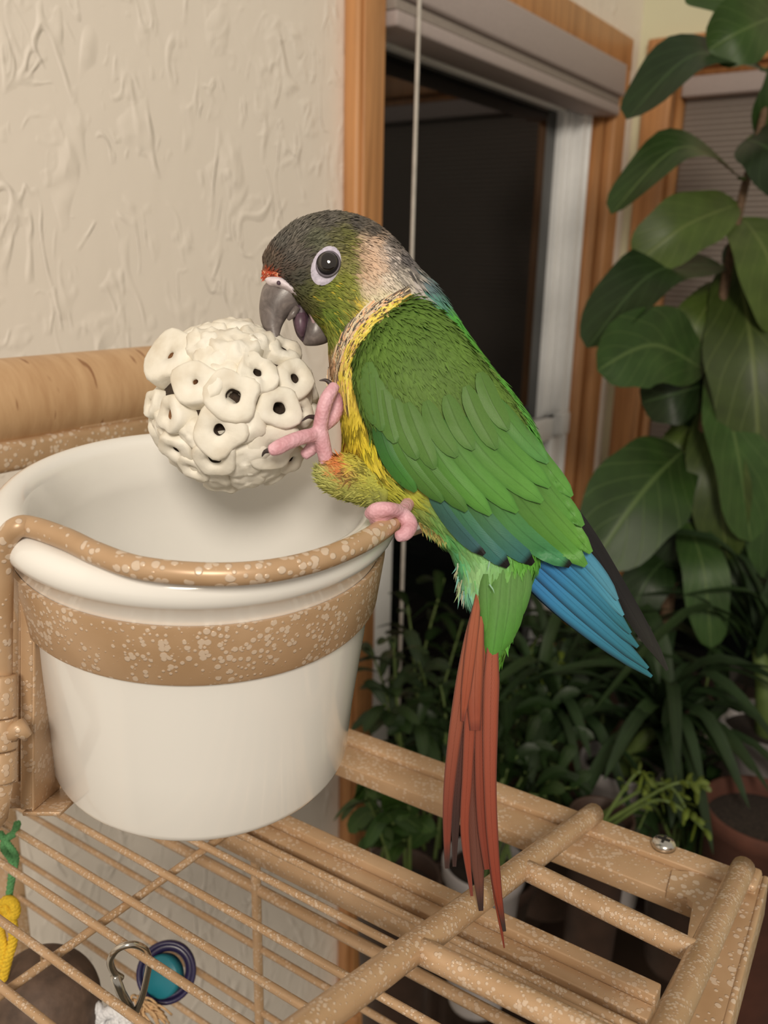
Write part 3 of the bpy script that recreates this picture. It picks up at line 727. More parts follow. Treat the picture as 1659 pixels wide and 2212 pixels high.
M['iris'] = plain('dark_brown_iris', A(30, 25, 24), .3, var=.3, scale=900)
mk('eye_ring', ellgrid(704, 574, 30, 45, math.radians(24), .45, 1.0, lambda q: .0014-.0009*q*q+.0003*math.sin(q*9), bbvh), M['eyering'], bird)
ec = P(709, 570, surf(bbvh, 709, 570)-.0006)
mk('eyelid', ellgrid(709, 570.5, 23.5, 26.5, math.radians(24), .86, 1.16, lambda q: .0026-.0030*abs(q-1)*4, bbvh, m=5), M['lid'], bird)
eye = mk('eye', lathe([(24.5*PXM*math.sin(a), -.0034*math.cos(a)) for a in np.linspace(.01, math.pi-.01, 14)], ec, -FWD, 28), M['iris'], bird)
mk('pupil', lathe([(19*PXM*math.sin(a), -.0012*math.cos(a)) for a in np.linspace(.01, math.pi-.01, 12)], ec-FWD*.0024, -FWD, 24), M['eyeball'], eye)
t = NT('grey_horn_beak'); nz = t.noise(t.coord((1, 1, 1)), 180, 4, .6, 1.0)
cc = t.ramp(nz.outputs[0], [(.3, A(78, 68, 62)), (.55, A(104, 92, 84)), (.75, A(132, 118, 106))]); t.bump(nz.outputs[0], .2, .0004)
M['beak'] = t.set(Base_Color=cc, Roughness=.34)
UB = [(655, 655, 588, 604, 36, .2905), (650, 666, 570, 618, 36, .2905), (634, 674, 562, 645, 31, .290), (620, 686, 560, 672, 24, .2895), (610, 703, 565, 699, 17, .289), (605, 719, 576, 721, 11, .2885), (603, 731, 589, 735, 6, .288), (602, 742, 598, 742, 1.5, .2875)]
mk('upper_beak', loft(section_loft(UB, 5, 28)), M['beak'], bird)
nt = [(640, 668, 628, 688), (626, 680, 622, 694)]
mk('beak_notch', tube([P(642, 664, .2875), P(632, 680, .2872), (P(622, 690, .2872))], [.0012, .0013, .0006], 10), M['beak'], bird)
LB = [(668, 662, 716, 734, 30, .2925), (660, 692, 704, 741, 29, .2920), (655, 716, 686, 746, 23, .2915), (653, 734, 668, 747, 12, .291), (655, 742, 659, 746, 3, .2905)]
mk('lower_beak', loft(section_loft(LB, 5, 26)), M['beak'], bird)
M['mouth'] = plain('dark_mouth', A(66, 46, 54), .45, var=.3, scale=500)
M['tongue'] = plain('mauve_tongue', A(84, 60, 68), .4, var=.3, scale=400)
mk('mouth_lining', loft(section_loft([(634, 668, 668, 652, 20, .291), (632, 690, 672, 690, 24, .2912), (640, 722, 668, 715, 20, .291), (654, 740, 664, 738, 6, .2905)], 5, 22)), M['mouth'], bird)
mk('tongue', loft(section_loft([(640, 680, 660, 676, 10, .2875), (636, 696, 662, 694, 13, .2872), (641, 716, 660, 714, 10, .2874), (650, 728, 656, 727, 3, .288)], 5, 20)), M['tongue'], bird)
M['gape'] = plain('pink_gape_skin', A(178, 146, 140), .55, var=.12, scale=700)
mk('gape', tube([P(x, y, d) for x, y, d in ((648, 640, .2865), (660, 652, .2865), (670, 668, .287), (677, 688, .2878), (680, 706, .2888))], [.0008, .0011, .0012, .001, .0006], 10), M['gape'], bird)
M['cere'] = plain('pale_cere', A(208, 190, 184), .5, var=.1, scale=900, bump=.0003)
ce = loft(section_loft([(590, 600, 572, 606, 16, .2885), (606, 600, 582, 618, 24, .287), (622, 608, 600, 622, 26, .2862), (640, 626, 628, 634, 22, .2862), (656, 650, 650, 652, 10, .287)], 5, 24))
cere = mk('cere', ce, M['cere'], bird)
cb = BVHTree.FromPolygons([tuple(v) for v in ce[0]], ce[1])
nd = surf(cb, 602, 611)
mk('nostril', lathe([(4.6*PXM*math.sin(a), -.0005*math.cos(a)) for a in np.linspace(.02, 3.12, 8)], P(602, 611, nd-.0001), -FWD, 16), M['mouth'], cere)
# small red frontal feathers
sp_ = []
for _ in range(240):
    x = random.uniform(566, 600); y = random.uniform(584, 599)+(x-566)*.12; d_ = surf(bbvh, x, y)-.0008
    sp_.append((x, y, x+random.uniform(-6, 8), y+random.uniform(2, 12), d_, d_-.0004, A(*random.choice([(180, 74, 38), (164, 62, 34), (130, 62, 42), (190, 130, 96)]))))
strands('frontal_band', sp_, bird, 3.2)

# feet
t = NT('pink_scaly_skin'); vo = t.n('ShaderNodeTexVoronoi'); vo.inputs['Scale'].default_value = 900; t.l(t.coord(), vo.inputs[0]); nz = t.noise(t.coord(), 200, 3)
t.bump(vo.outputs['Distance'], .5, .0004); M['foot'] = t.set(Base_Color=t.ramp(nz.outputs[0], [(.3, A(190, 132, 132)), (.7, A(214, 164, 164))]), Roughness=.5)
M['claw'] = plain('dark_claw', A(60, 48, 44), .4)
def limb(specs): return join([tube(spline([P(x, y, d) for x, y, d, r in q], 6), list(interp([[r*PXM] for *_, r in q], 6)[:, 0]), 14) for q in specs])
fo = remeshed(limb([
    [(712, 1030, .286, 17), (704, 990, .283, 16), (694, 945, .281, 17), (690, 925, .281, 17)],
    [(690, 935, .281, 16), (696, 895, .279, 15), (706, 862, .279, 15), (724, 832, .281, 12)],
    [(690, 938, .281, 15), (655, 944, .2765, 15), (622, 956, .273, 15), (598, 968, .2715, 15), (582, 974, .2712, 11)],
    [(698, 920, .285, 14), (722, 900, .287, 14), (729, 872, .287, 13), (724, 850, .286, 10)],
    [(694, 945, .283, 15), (672, 970, .285, 14), (655, 985, .285, 11)]]), .00055, 3)
ft_ = mk('raised_foot', fo, M['foot'], bird)
for q in (((722, 838, .281), (706, 822, .280), (690, 822, .279)), ((690, 905, .283), (668, 900, .280), (652, 910, .277)), ((586, 972, .2712), (572, 976, .272), (566, 986, .274))):
    mk('claw', tube(spline([P(*z) for z in q], 4), list(np.linspace(7, 1, 9)*PXM), 8), M['claw'], ft_)
td = proj(rim[-2])[2]
fo2 = remeshed(limb([
    [(796, 1112, td-.003, 11), (812, 1104, td-.006, 17), (838, 1100, td-.007, 15), (862, 1104, td-.002, 14)],
    [(806, 1124, td-.001, 11), (822, 1118, td-.005, 14), (845, 1104, td-.004, 13)],
    [(862, 1104, td-.001, 15), (884, 1130, td-.001, 17), (876, 1152, td-.004, 15), (856, 1160, td-.005, 11)],
    [(868, 1106, td+.002, 14), (880, 1090, td+.010, 14), (890, 1070, td+.02, 14)]]), .0006, 3)
f2_ = mk('perching_foot', fo2, M['foot'], bird)
M['bandm'] = plain('silver_leg_band', (.66, .64, .60), .28, 1.0, var=.15, scale=300)
lb = P(899, 1140, .2895); lax = (right*.55 - UPC*.8).normalized()
mk('leg_band', lathe([(.0021, -.0016), (.0024, -.0017), (.0024, .0017), (.0021, .0016)], lb, (right*.9+UPC*.35-FWD*.2).normalized(), 24, close=True), M['bandm'], bird, auto=40)

# streaked collar ruff
def collar():
    cl_ = np.array([tuple(p)[:2] for p in spline([V((x, y, 0)) for x, y in ((890, 632), (845, 655), (802, 684), (768, 722), (745, 765), (732, 812), (736, 862), (744, 915))], 10)])
    wbv = BVHTree.FromPolygons([tuple(v) for v in wv[0]], wv[1]); vs, fs, cs = [], [], []
    pal_in = [(206, 184, 146), (120, 104, 86), (196, 170, 130), (70, 58, 48), (212, 160, 116)]; pal_out = [(214, 188, 74), (196, 168, 56), (206, 158, 96), (96, 78, 44), (222, 200, 96)]
    for _ in range(900):
        i = random.randrange(0, len(cl_)-14); o = random.uniform(-26, 20)*(1 if i > 14 else .6); n = random.randint(6, 13); q = []
        for m_ in range(n):
            k_ = min(i+m_, len(cl_)-2); t_ = cl_[k_+1]-cl_[k_]; t_ = t_/np.hypot(*t_); x, y = cl_[k_]+np.array([-t_[1], t_[0]])*-o*(1-.25*m_/n)
            d = surf(bbvh, x, y); h = wbv.ray_cast(C0, D(x, y))
            if h[0] is not None: d = min(d, proj(h[0])[2])
            q.append((P(x, y, d-.0009-.0004*math.sin(m_/n*3)), t_))
        c = A(*random.choice(pal_out if o > -2 else pal_in)); b = len(vs)
        for m_, (p, t_) in enumerate(q):
            w_ = (right*-t_[1]-UPC*t_[0])*(2.0*PXM*(1-(m_/(n-1))**2*.9)); vs += [p-w_, p+w_]; cs += [c, c]
        fs += [(b+2*m_, b+2*m_+1, b+2*m_+3, b+2*m_+2) for m_ in range(n-1)]
    return mk('collar_ruff', (vs, fs), M['plume'], bird, col=cs, kind='stuff')
# feathers in layers
def feather(name, pts, wid, dep_, colf, parent, cam_=.0006, nu=7, nv=26, mat='quill', asym=0.0):
    c = np.array([tuple(p)[:2] for p in spline([V((x, y, 0)) for x, y in pts], 10)])
    L = np.r_[0, np.cumsum(np.linalg.norm(np.diff(c, axis=0), axis=1))]; L /= L[-1]
    tv_ = 1-(1-np.linspace(0, 1, nv))**1.35
    x = np.interp(tv_, L, c[:, 0]); y = np.interp(tv_, L, c[:, 1]); w = np.interp(tv_, np.linspace(0, 1, len(wid)), wid)
    tx = np.gradient(x); ty = np.gradient(y); nn = np.hypot(tx, ty); nx, ny = -ty/nn, tx/nn
    vs, uv, cl = [], [], []
    for i in range(nv):
        for j in range(nu):
            u = -1+2*j/(nu-1); px = x[i]+nx[i]*w[i]/2*u; py = y[i]+ny[i]*w[i]/2*u
            d = dep_(px, py, tv_[i]) + cam_*u*u*(w[i]/40)
            vs.append(P(px, py, d)); uv.append(((u+1)/2, tv_[i])); cl.append(colf((u+1)/2, tv_[i]))
    fs = [(i*nu+j, i*nu+j+1, (i+1)*nu+j+1, (i+1)*nu+j) for i in range(nv-1) for j in range(nu-1)]
    return mk(name, (vs, fs), M[mat], parent, uv=uv, col=np.array(cl))
mixc = lambda a, b, t_: tuple(a[i]*(1-t_)+b[i]*t_ for i in range(3))
clamp = lambda x: max(0.0, min(1.0, x))
TIPW = [.35, .75, .95, 1, 1, 1, .98, .9, .7, .22]
wst_ = [(806, 690, 826, 664, 14, .288), (776, 738, 890, 645, 36, .2835), (766, 795, 955, 682, 48, .280), (776, 868, 1012, 746, 52, .279), (804, 946, 1064, 812, 50, .280), (842, 1014, 1112, 878, 46, .281), (892, 1060, 1152, 946, 42, .282),
        (955, 1092, 1186, 1012, 36, .284), (1010, 1150, 1218, 1070, 30, .286), (1080, 1190, 1240, 1122, 22, .288), (1170, 1200, 1256, 1165, 12, .290), (1238, 1206, 1262, 1190, 5, .291)]
WR = section_loft(wst_, 5, 44); wv = loft(WR)
wing = mk('wing', wv, M['body'], bird, col=[A(68, 108, 40)]*len(wv[0]))
wb = BVHTree.FromPolygons([tuple(v) for v in wv[0]], wv[1])
collar()
def wd(layer, slope=0.0):
    def f(px, py, v):
        d = surf(wb, px, py, .282); h = bbvh.ray_cast(C0, D(px, py))
        if h[0] is not None: d = min(d, proj(h[0])[2]-.0016)
        return d-layer-.0008*v*slope
    return f
GR = A(78, 116, 48); GB = A(92, 146, 58); GD = A(50, 94, 40); TE = A(54, 100, 92); BL = A(28, 88, 154); BT = A(46, 116, 146); TQ = A(40, 98, 104); BK = A(18, 15, 15)
def fan(name, specs, layer, dl, slope=.4, cam_=.0006):
    for i, (pts, w, cf) in enumerate(specs): feather(name, pts, [w*q for q in TIPW], wd(layer+dl*i, slope), cf, wing, cam_=cam_)
def edged(a, b, e, wid=.12, tipk=.9):
    def f(u, v):
        c = mixc(a, b, clamp(v*1.1)); k = max(clamp((wid-u)/.06), clamp((v-tipk)/.05)); return mixc(c, e, k)
    return f
def soft(a, b, e=None, s=.35):
    e = e or GD
    return lambda u, v: mixc(mixc(a, b, clamp((v-.3)*1.3)), e, s*clamp((abs(u-.5)-.36)/.12)+.25*clamp((.12-abs(v-.97))/.12))
# far wing black primaries, then blue ones
def prim_d(k): return lambda px, py, v: .2905+.0005*k+.004*v
def bl(a, b, c_):
    return lambda u, v: mixc(mixc(mixc(a, b, clamp(v*1.9)), c_, clamp((v-.45)*2)), BK, .85*clamp((u-.80)/.08)+.5*clamp((.12-u)/.1))
for k, (pts, w) in enumerate([([(1236, 1090), (1335, 1262), (1442, 1448)], 30), ([(1228, 1095), (1318, 1252), (1428, 1428)], 32), ([(1238, 1110), (1316, 1235), (1408, 1396)], 30), ([(1240, 1120), (1300, 1215), (1372, 1340)], 28)]):
    feather('flight_feather', pts, [w*q for q in TIPW], prim_d(8-k), lambda u, v: mixc(BK, A(52, 50, 40), clamp(v-.6)), wing)
for k, (pts, w, c3) in enumerate([([(1040, 1140), (1210, 1312), (1408, 1462)], 34, (BL, BT, TQ)), ([(1060, 1132), (1236, 1300), (1400, 1444)], 36, (BL, BT, TQ)), ([(1080, 1130), (1240, 1268), (1378, 1398)], 38, (BL, BT, TQ)),
        ([(1100, 1120), (1250, 1248), (1362, 1368)], 38, (A(24, 84, 170), BT, TQ)), ([(1130, 1110), (1262, 1230), (1346, 1330)], 38, (BT, BT, A(72, 132, 142))), ([(1160, 1100), (1272, 1215), (1334, 1296)], 36, (BT, A(66, 130, 152), A(74, 126, 136)))]):
    feather('flight_feather', pts, [w*q for q in TIPW], prim_d(3.5-k), bl(*c3), wing)
fan('flight_feather', [
    ([(925, 1040), (980, 1125), (1046, 1198)], 44, edged(A(70, 110, 84), A(60, 96, 96), BK, .0, .88)),
    ([(955, 1050), (1022, 1145), (1098, 1224)], 50, edged(A(76, 124, 70), TE, BK, .0, .89)),
    ([(995, 1045), (1066, 1140), (1152, 1218)], 50, edged(GR, TE, BK, .0, .89)),
    ([(1040, 1045), (1128, 1148), (1232, 1222)], 54, edged(GR, A(66, 126, 78), BK, .0, .92)),
    ([(1080, 1025), (1178, 1138), (1266, 1222)], 54, soft(GR, GB)),
    ([(1110, 1005), (1200, 1108), (1277, 1194)], 48, soft(GR, A(104, 156, 60))),
    ([(1125, 970), (1200, 1068), (1260, 1136)], 42, soft(GR, GB)),
    ([(1125, 930), (1180, 1006), (1236, 1072)], 38, soft(GR, GB))], .0003, .00012)
fan('greater_covert', [
    ([(812, 890), (842, 985), (898, 1062)], 42, soft(GD, A(72, 128, 48))), ([(840, 905), (884, 1000), (956, 1084)], 44, soft(GR, GR)), ([(872, 905), (926, 1008), (1008, 1104)], 46, soft(GR, GR)),
    ([(905, 905), (966, 1010), (1060, 1112)], 48, soft(GR, GB)), ([(945, 905), (1018, 1010), (1118, 1106)], 50, soft(GR, GB)), ([(985, 895), (1060, 992), (1172, 1084)], 52, soft(GR, A(96, 148, 60))),
    ([(1030, 880), (1100, 968), (1188, 1052)], 46, soft(GR, GB)), ([(1060, 855), (1122, 935), (1184, 1000)], 40, soft(GR, A(88, 140, 70)))], .0014, .00010)
mc = []
for (x, y) in ((806, 912), (828, 945), (856, 972), (894, 992), (936, 1000), (982, 996), (1026, 984), (1068, 964), (1098, 934)):
    kx = .12+.88*clamp((x-800)/150); mc.append(([(x-62*kx, y-130), (x-36*kx, y-66), (x+random.uniform(-8, 8), y+random.uniform(-16, 14))], 42, soft(A(80, 110, 46), A(82, 116, 50), GD, .04)))
fan('median_covert', mc, .0021, .00004, .2, .0003)
# lesser coverts: far too many to count
WR2 = [[p-FWD*.0004 for p in r] for r in WR]
plumage('lesser_coverts', WR2[:46], 6500, 40, 8, wing, .0006, irange=(3, 26), color=lambda px, py: np.clip(np.array(A(82, 106, 40))*np.ones((len(px), 1))*(1+.10*np.sin(px/23)*np.sin(py/31))[:, None], 0, 1), spread=.22)
# the far wing mirrors the near one across the bird's middle
MP = P(CX, CY, .2985); nF = FWD
def mirror(o, name, parent):
    me = o.data.copy(); n = len(me.vertices); co = np.empty(n*3); me.vertices.foreach_get('co', co); co = co.reshape(-1, 3)+np.array(ORG[o])
    co = co-2*((co-np.array(MP)) @ np.array(nF))[:, None]*np.array(nF); c = V(co.mean(0)); me.vertices.foreach_set('co', (co-np.array(c)).ravel()); me.flip_normals(); me.update()
    q = bpy.data.objects.new(name, me); COL.objects.link(q); ORG[q] = c; q.parent = parent; q.location = c-ORG[parent]
    if 'kind' in o: q['kind'] = o['kind']
    return q
wing2 = mirror(wing, 'wing', bird)
for o_ in list(wing.children):
    mc_ = o_.data.color_attributes['Col'].data[0].color
    if o_.name.startswith('flight_feather') and max(mc_[:3]) < .012: continue
    mirror(o_, o_.name.split('.')[0], wing2)
# tail
TX = lambda x, y: (x/2.514+900, y/2.514+1200)
RU = A(136, 60, 32); RB = A(108, 42, 24); RD = A(50, 28, 22); RL = A(150, 78, 46)
def rust(a, b, e): return lambda u, v: mixc(mixc(mixc(a, b, clamp(v*1.2)), e, clamp((v-.90)/.08)), RD, .75*clamp((abs(u-.5)-.36)/.12))
TAIL = [ # pts, widths (px at full frame), depth offset, colours
 ([(345, 190), (270, 560), (205, 1000), (170, 1350), (165, 1700)], [14, 26, 30, 30, 26, 20, 10], .0004, rust(RL, RB, RD)),
 ([(340, 240), (290, 620), (240, 1050), (215, 1350), (205, 1690)], [14, 26, 30, 28, 24, 18, 8], .0018, rust(RB, RD, RD)),
 ([(350, 300), (320, 700), (305, 1100), (320, 1500), (350, 1930)], [16, 30, 34, 34, 34, 30, 10], .0024, rust(RB, A(92, 50, 36), A(50, 34, 30))),
 ([(345, 300), (300, 760), (275, 1200), (262, 1500), (300, 1850)], [14, 26, 28, 24, 22, 18, 6], .0002, rust(RU, A(122, 48, 26), A(110, 50, 36))),
 ([(360, 400), (345, 900), (345, 1250), (360, 1500), (384, 1705)], [14, 24, 26, 24, 22, 22, 14], .0008, rust(RU, A(112, 44, 26), RB)),
 ([(405, 500), (385, 1000), (390, 1450), (425, 1800), (476, 2132)], [10, 18, 20, 18, 16, 12, 3], .0012, rust(RB, A(122, 50, 30), A(118, 48, 30))),
 ([(415, 420), (400, 900), (402, 1350), (432, 1750), (478, 2042)], [20, 36, 34, 28, 26, 20, 7], -.0004, rust(A(142, 66, 38), A(120, 46, 26), A(50, 40, 34))),
 ([(345, 330), (325, 540), (315, 760), (318, 950)], [16, 30, 36, 34, 24], -.0010, rust(RL, A(130, 58, 34), RB)),
 ([(335, 210), (305, 430), (275, 680), (250, 900)], [12, 24, 26, 22, 8], -.0014, rust(RL, RU, RB))]
for k, (pts, wid, off, cf) in enumerate(TAIL):
    yy = [TX(*p)[1] for p in pts]
    feather('tail_feather', [TX(*p) for p in pts], wid, (lambda off: lambda px, py, v: .2900+off-.0105*clamp((py-1300)/640))(off), cf, bird, cam_=.0007, nv=34)
# long green upper tail coverts over the tail root
for (pts, w, off) in (([(1085, 1230), (1075, 1330), (1062, 1432)], 62, 0), ([(1105, 1235), (1098, 1320), (1082, 1404)], 56, .0006), ([(1120, 1230), (1112, 1300), (1098, 1380)], 46, .0012), ([(1050, 1240), (1052, 1310), (1056, 1384)], 34, .0008), ([(1138, 1230), (1132, 1280), (1112, 1345)], 30, .0020)):
    feather('tail_covert', pts, [w*q for q in TIPW], (lambda off: lambda px, py, v: .2845+off+.0035*v)(off), soft(A(92, 130, 64), A(74, 132, 42), A(60, 94, 32)), bird, cam_=.0022)

# ------------------------------------------------------------------ plants by the window
M['lf_dark'] = leafmat('dark_green_leaf', A(32, 48, 20), A(62, 80, 44))
M['lf_mid'] = leafmat('mid_green_leaf', A(48, 70, 28), A(88, 104, 54))
M['lf_light'] = leafmat('yellow_green_leaf', A(66, 80, 32), A(98, 106, 54))
M['lf_lime'] = leafmat('lime_green_leaf', A(92, 104, 38), A(120, 122, 60))
M['strap'] = leafmat('dark_strap_leaf', A(36, 52, 26), A(56, 72, 40), .5)
M['stem'] = plain('brown_woody_stem', A(96, 72, 50), .8, var=.3, scale=200, bump=.001)
M['gstem'] = plain('green_stem', A(84, 98, 44), .6, var=.2)
M['terra'] = plain('terracotta', A(78, 42, 28), .85, var=.2, scale=40)
M['wpot'] = plain('white_plant_pot', A(168, 156, 146), .5, var=.06)
M['bpot'] = plain('brown_plant_pot', A(56, 38, 28), .6, var=.2)
M['soil'] = plain('dark_soil', A(40, 30, 22), .95, var=.5, scale=300, bump=.004)
M['walnut'] = plain('dark_wood_stand', A(48, 32, 22), .6, var=.3, scale=14)
def leaf3(p0, p1, p2, w, across, mat, parent, fold=.18, nu=7, nv=14, wav=.05, peak=.45, seed=0, sharp=1.0):
    c = spline([p0, p1, p2], 12); n = len(c); vs, uv = [], []
    for i in range(nv):
        v = i/(nv-1); f = v*(n-1); k = min(int(f), n-2); q = c[k].lerp(c[k+1], f-k)
        T = (c[min(k+1, n-1)]-c[max(k-1, 0)]).normalized(); S = (across-T*across.dot(T)).normalized(); N = S.cross(T)
        pr = (v**(.75))*(1-v)**(.62*sharp)/((peak**.75)*(1-peak)**(.62*sharp)); pr = min(pr, 1.03); pr = max(pr, .03)
        for j in range(nu):
            u = -1+2*j/(nu-1); hw_ = w/2*pr*(1+wav*math.sin(v*17+seed+u*2))
            vs.append(q+S*(u*hw_)+N*((abs(u)**1.2)*fold*hw_ + wav*w*.25*math.sin(v*13+seed*2+u*3)*abs(u))); uv.append(((u+1)/2, v))
    fs = [(i*nu+j, i*nu+j+1, (i+1)*nu+j+1, (i+1)*nu+j) for i in range(nv-1) for j in range(nu-1)]
    return mk('leaf', (vs, fs), mat, parent, uv=uv)
def ipx(dx, dy): return (right*dx - UPC*dy).normalized()
TZ = .80
def pot(parent, c, r, mat, z0=TZ, soil=True):
    c = V(c); h = c.z-z0; base = V((c.x, c.y, z0))
    mk('pot', lathe([(0, 0), (r*.70, 0), (r*.74, .006), (r*.95, h-.02), (r*1.04, h-.018), (r*1.06, h-.002), (r*1.02, h), (r*.95, h-.002), (r*.92, h-.02)], base, UP, 40), mat, parent)
    if soil: mk('soil', lathe([(0, h-.016), (r*.5, h-.015), (r*.93, h-.018)], base, UP, 24), M['soil'], parent)
    return base
# tall broad-leaved plant
pb = P(1436, 1640, 1.12)
tall = empty('broadleaf_plant', V((pb.x, pb.y, TZ)), 'tall broad leaved houseplant with a brown stem in front of the shaded window', 'plant')
pot(tall, pb, .085, M['terra'])
stp = [(1436, 1650, 1.12), (1440, 1330, 1.08), (1470, 1180, 1.06), (1505, 1010, 1.04), (1532, 850, 1.03), (1560, 650, 1.02), (1600, 440, 1.01), (1640, 290, 1.0), (1662, 180, 1.0), (1690, 20, 1.0)]
mk('stem', tube(spline([P(*q) for q in stp], 6), list(np.linspace(.0085, .0035, 55)), 10), M['stem'], tall)
LV = [ # base, mid, tip (px), width px, d_base, d_tip, roll, mat
 ((1700, 60), (1590, 5), (1478, -6), 92, 1.0, .96, .3, 'lf_mid'), ((1690, 30), (1610, 62), (1530, 108), 130, .98, .94, -.3, 'lf_mid'), ((1650, 150), (1500, 118), (1354, 258), 112, 1.0, .93, .6, 'lf_dark'),
 ((1602, 388), (1470, 318), (1320, 462), 92, 1.0, .93, .7, 'lf_mid'), ((1596, 440), (1480, 488), (1374, 570), 132, 1.01, .98, .1, 'lf_light'), ((1562, 575), (1410, 590), (1268, 752), 118, 1.02, .95, .7, 'lf_dark'),
 ((1522, 800), (1410, 745), (1290, 800), 168, 1.02, .93, -.2, 'lf_mid'), ((1530, 830), (1460, 850), (1385, 870), 120, 1.04, 1.02, -.2, 'lf_dark'), ((1474, 975), (1390, 1060), (1276, 1222), 205, 1.04, .97, .1, 'lf_mid'),
 ((1604, 470), (1660, 560), (1690, 720), 170, 1.02, 1.0, -.2, 'lf_light'), ((1590, 560), (1625, 760), (1640, 1000), 190, 1.04, 1.0, .2, 'lf_light'), ((1548, 790), (1590, 960), (1622, 1170), 150, 1.04, 1.0, -.3, 'lf_mid'),
 ((1530, 870), (1550, 1020), (1570, 1210), 110, 1.05, 1.02, .4, 'lf_light'), ((1480, 1110), (1520, 1230), (1536, 1400), 92, 1.05, 1.0, .2, 'lf_mid'), ((1612, 300), (1670, 330), (1720, 430), 130, 1.01, .98, .2, 'lf_dark'),
 ((1640, 780), (1660, 1000), (1680, 1260), 150, 1.06, 1.03, .2, 'lf_mid'), ((1566, 610), (1510, 690), (1462, 800), 92, 1.05, 1.03, .2, 'lf_light'), ((1520, 980), (1490, 1090), (1440, 1260), 130, 1.08, 1.06, .3, 'lf_dark'),
 ((1580, 520), (1640, 600), (1700, 690), 120, 1.06, 1.06, .2, 'lf_mid'), ((1500, 1040), (1580, 1090), (1660, 1180), 130, 1.06, 1.04, .2, 'lf_dark'), ((1545, 720), (1490, 800), (1470, 930), 100, 1.08, 1.08, -.2, 'lf_dark'), ((1460, 1190), (1400, 1250), (1350, 1370), 100, 1.08, 1.04, .1, 'lf_dark'), ((1455, 1230), (1560, 1250), (1640, 1370), 110, 1.08, 1.02, .1, 'lf_dark'),
 ((1535, 860), (1460, 960), (1420, 1020), 60, 1.10, 1.10, .1, 'lf_light'), ((1640, 300), (1690, 200), (1720, 120), 100, 1.02, 1.02, .1, 'lf_mid'), ((1600, 640), (1650, 800), (1670, 920), 130, 1.09, 1.08, .1, 'lf_dark'), ((1500, 1060), (1560, 1180), (1600, 1330), 110, 1.10, 1.08, .1, 'lf_mid')]
for i, (b, m_, tp, w, d0, d1, roll, mt) in enumerate(LV):
    dx, dy = tp[0]-b[0], tp[1]-b[1]; ac = ipx(-dy, dx)*math.cos(roll)+FWD*math.sin(roll)
    leaf3(P(*b, d0), P(*m_, (d0+d1)/2-.03), P(*tp, d1), w*d1/F/max(.55, math.cos(roll)), ac, M[mt], tall, seed=i, nv=18)
    sp0 = min((q for q in spline([P(*q) for q in stp], 6)), key=lambda q: (q-P(*b, d0)).length)
    mk('petiole', tube([sp0, (sp0+P(*b, d0))/2, P(*b, d0)+ (P(*m_, d0)-P(*b, d0))*.05], .0022, 7), M['gstem'], tall)
# strap-leaved plants
def straps(name, label, potc, r, pmat, cpx, n, L, wid, mat, group=None, up=.9, seed=1, spreadz=.55):
    rr = random.Random(seed); c = P(*cpx); pc_ = P(*potc)
    e = empty(name, V((pc_.x, pc_.y, TZ)), label, 'plant', group)
    pot(e, pc_, r, pmat)
    mk('crown', tube([V((pc_.x, pc_.y, pc_.z-.02)), pc_.lerp(c, .5), c], [r*.28, r*.2, .008], 10), M['gstem'], e)
    for k in range(n):
        az = rr.uniform(0, 2*math.pi); l = L*rr.uniform(.55, 1.1); el = rr.uniform(.15, 1.25)*up
        h = V((math.cos(az), math.sin(az), 0)); o = c+V((rr.gauss(0, .008), rr.gauss(0, .008), rr.gauss(0, .008)))
        m_ = o+h*(l*.5*math.cos(el))+UP*(l*.55*math.sin(el)); tp = o+h*(l*.95*math.cos(el*.6))+UP*(l*(.75*math.sin(el)-spreadz*rr.uniform(.4, 1.2)*math.cos(el)))
        leaf3(o, m_, tp, wid*rr.uniform(.7, 1.2), h.cross(UP)+UP*rr.uniform(-.3, .3), mat, e, fold=.35, nu=3, nv=10, wav=.01, peak=.3, seed=k, sharp=1.4)
    return e
straps('spider_plant', 'spider plant with arching dark strap leaves in a white pot behind the cage corner', (1345, 1640, 1.0), .046, M['wpot'], (1428, 1560, .98), 46, .20, .016, M['strap'], seed=3)
straps('spider_plant', 'grassy strap leaved plant just right of the red tail', (1190, 1735, 1.02), .06, M['bpot'], (1180, 1560, 1.02), 54, .21, .013, M['strap'], seed=5, up=1.05)
straps('spider_plant', 'long strap leaved plant at the right edge beside the tall broadleaf', (1665, 1560, 1.0), .055, M['wpot'], (1640, 1400, 1.0), 34, .24, .016, M['strap'], seed=8, up=1.0)
straps('spider_plant', 'grassy plant below the blue wing tips', (1300, 1690, 1.22), .06, M['terra'], (1300, 1480, 1.22), 50, .26, .016, M['strap'], seed=11, up=1.1)
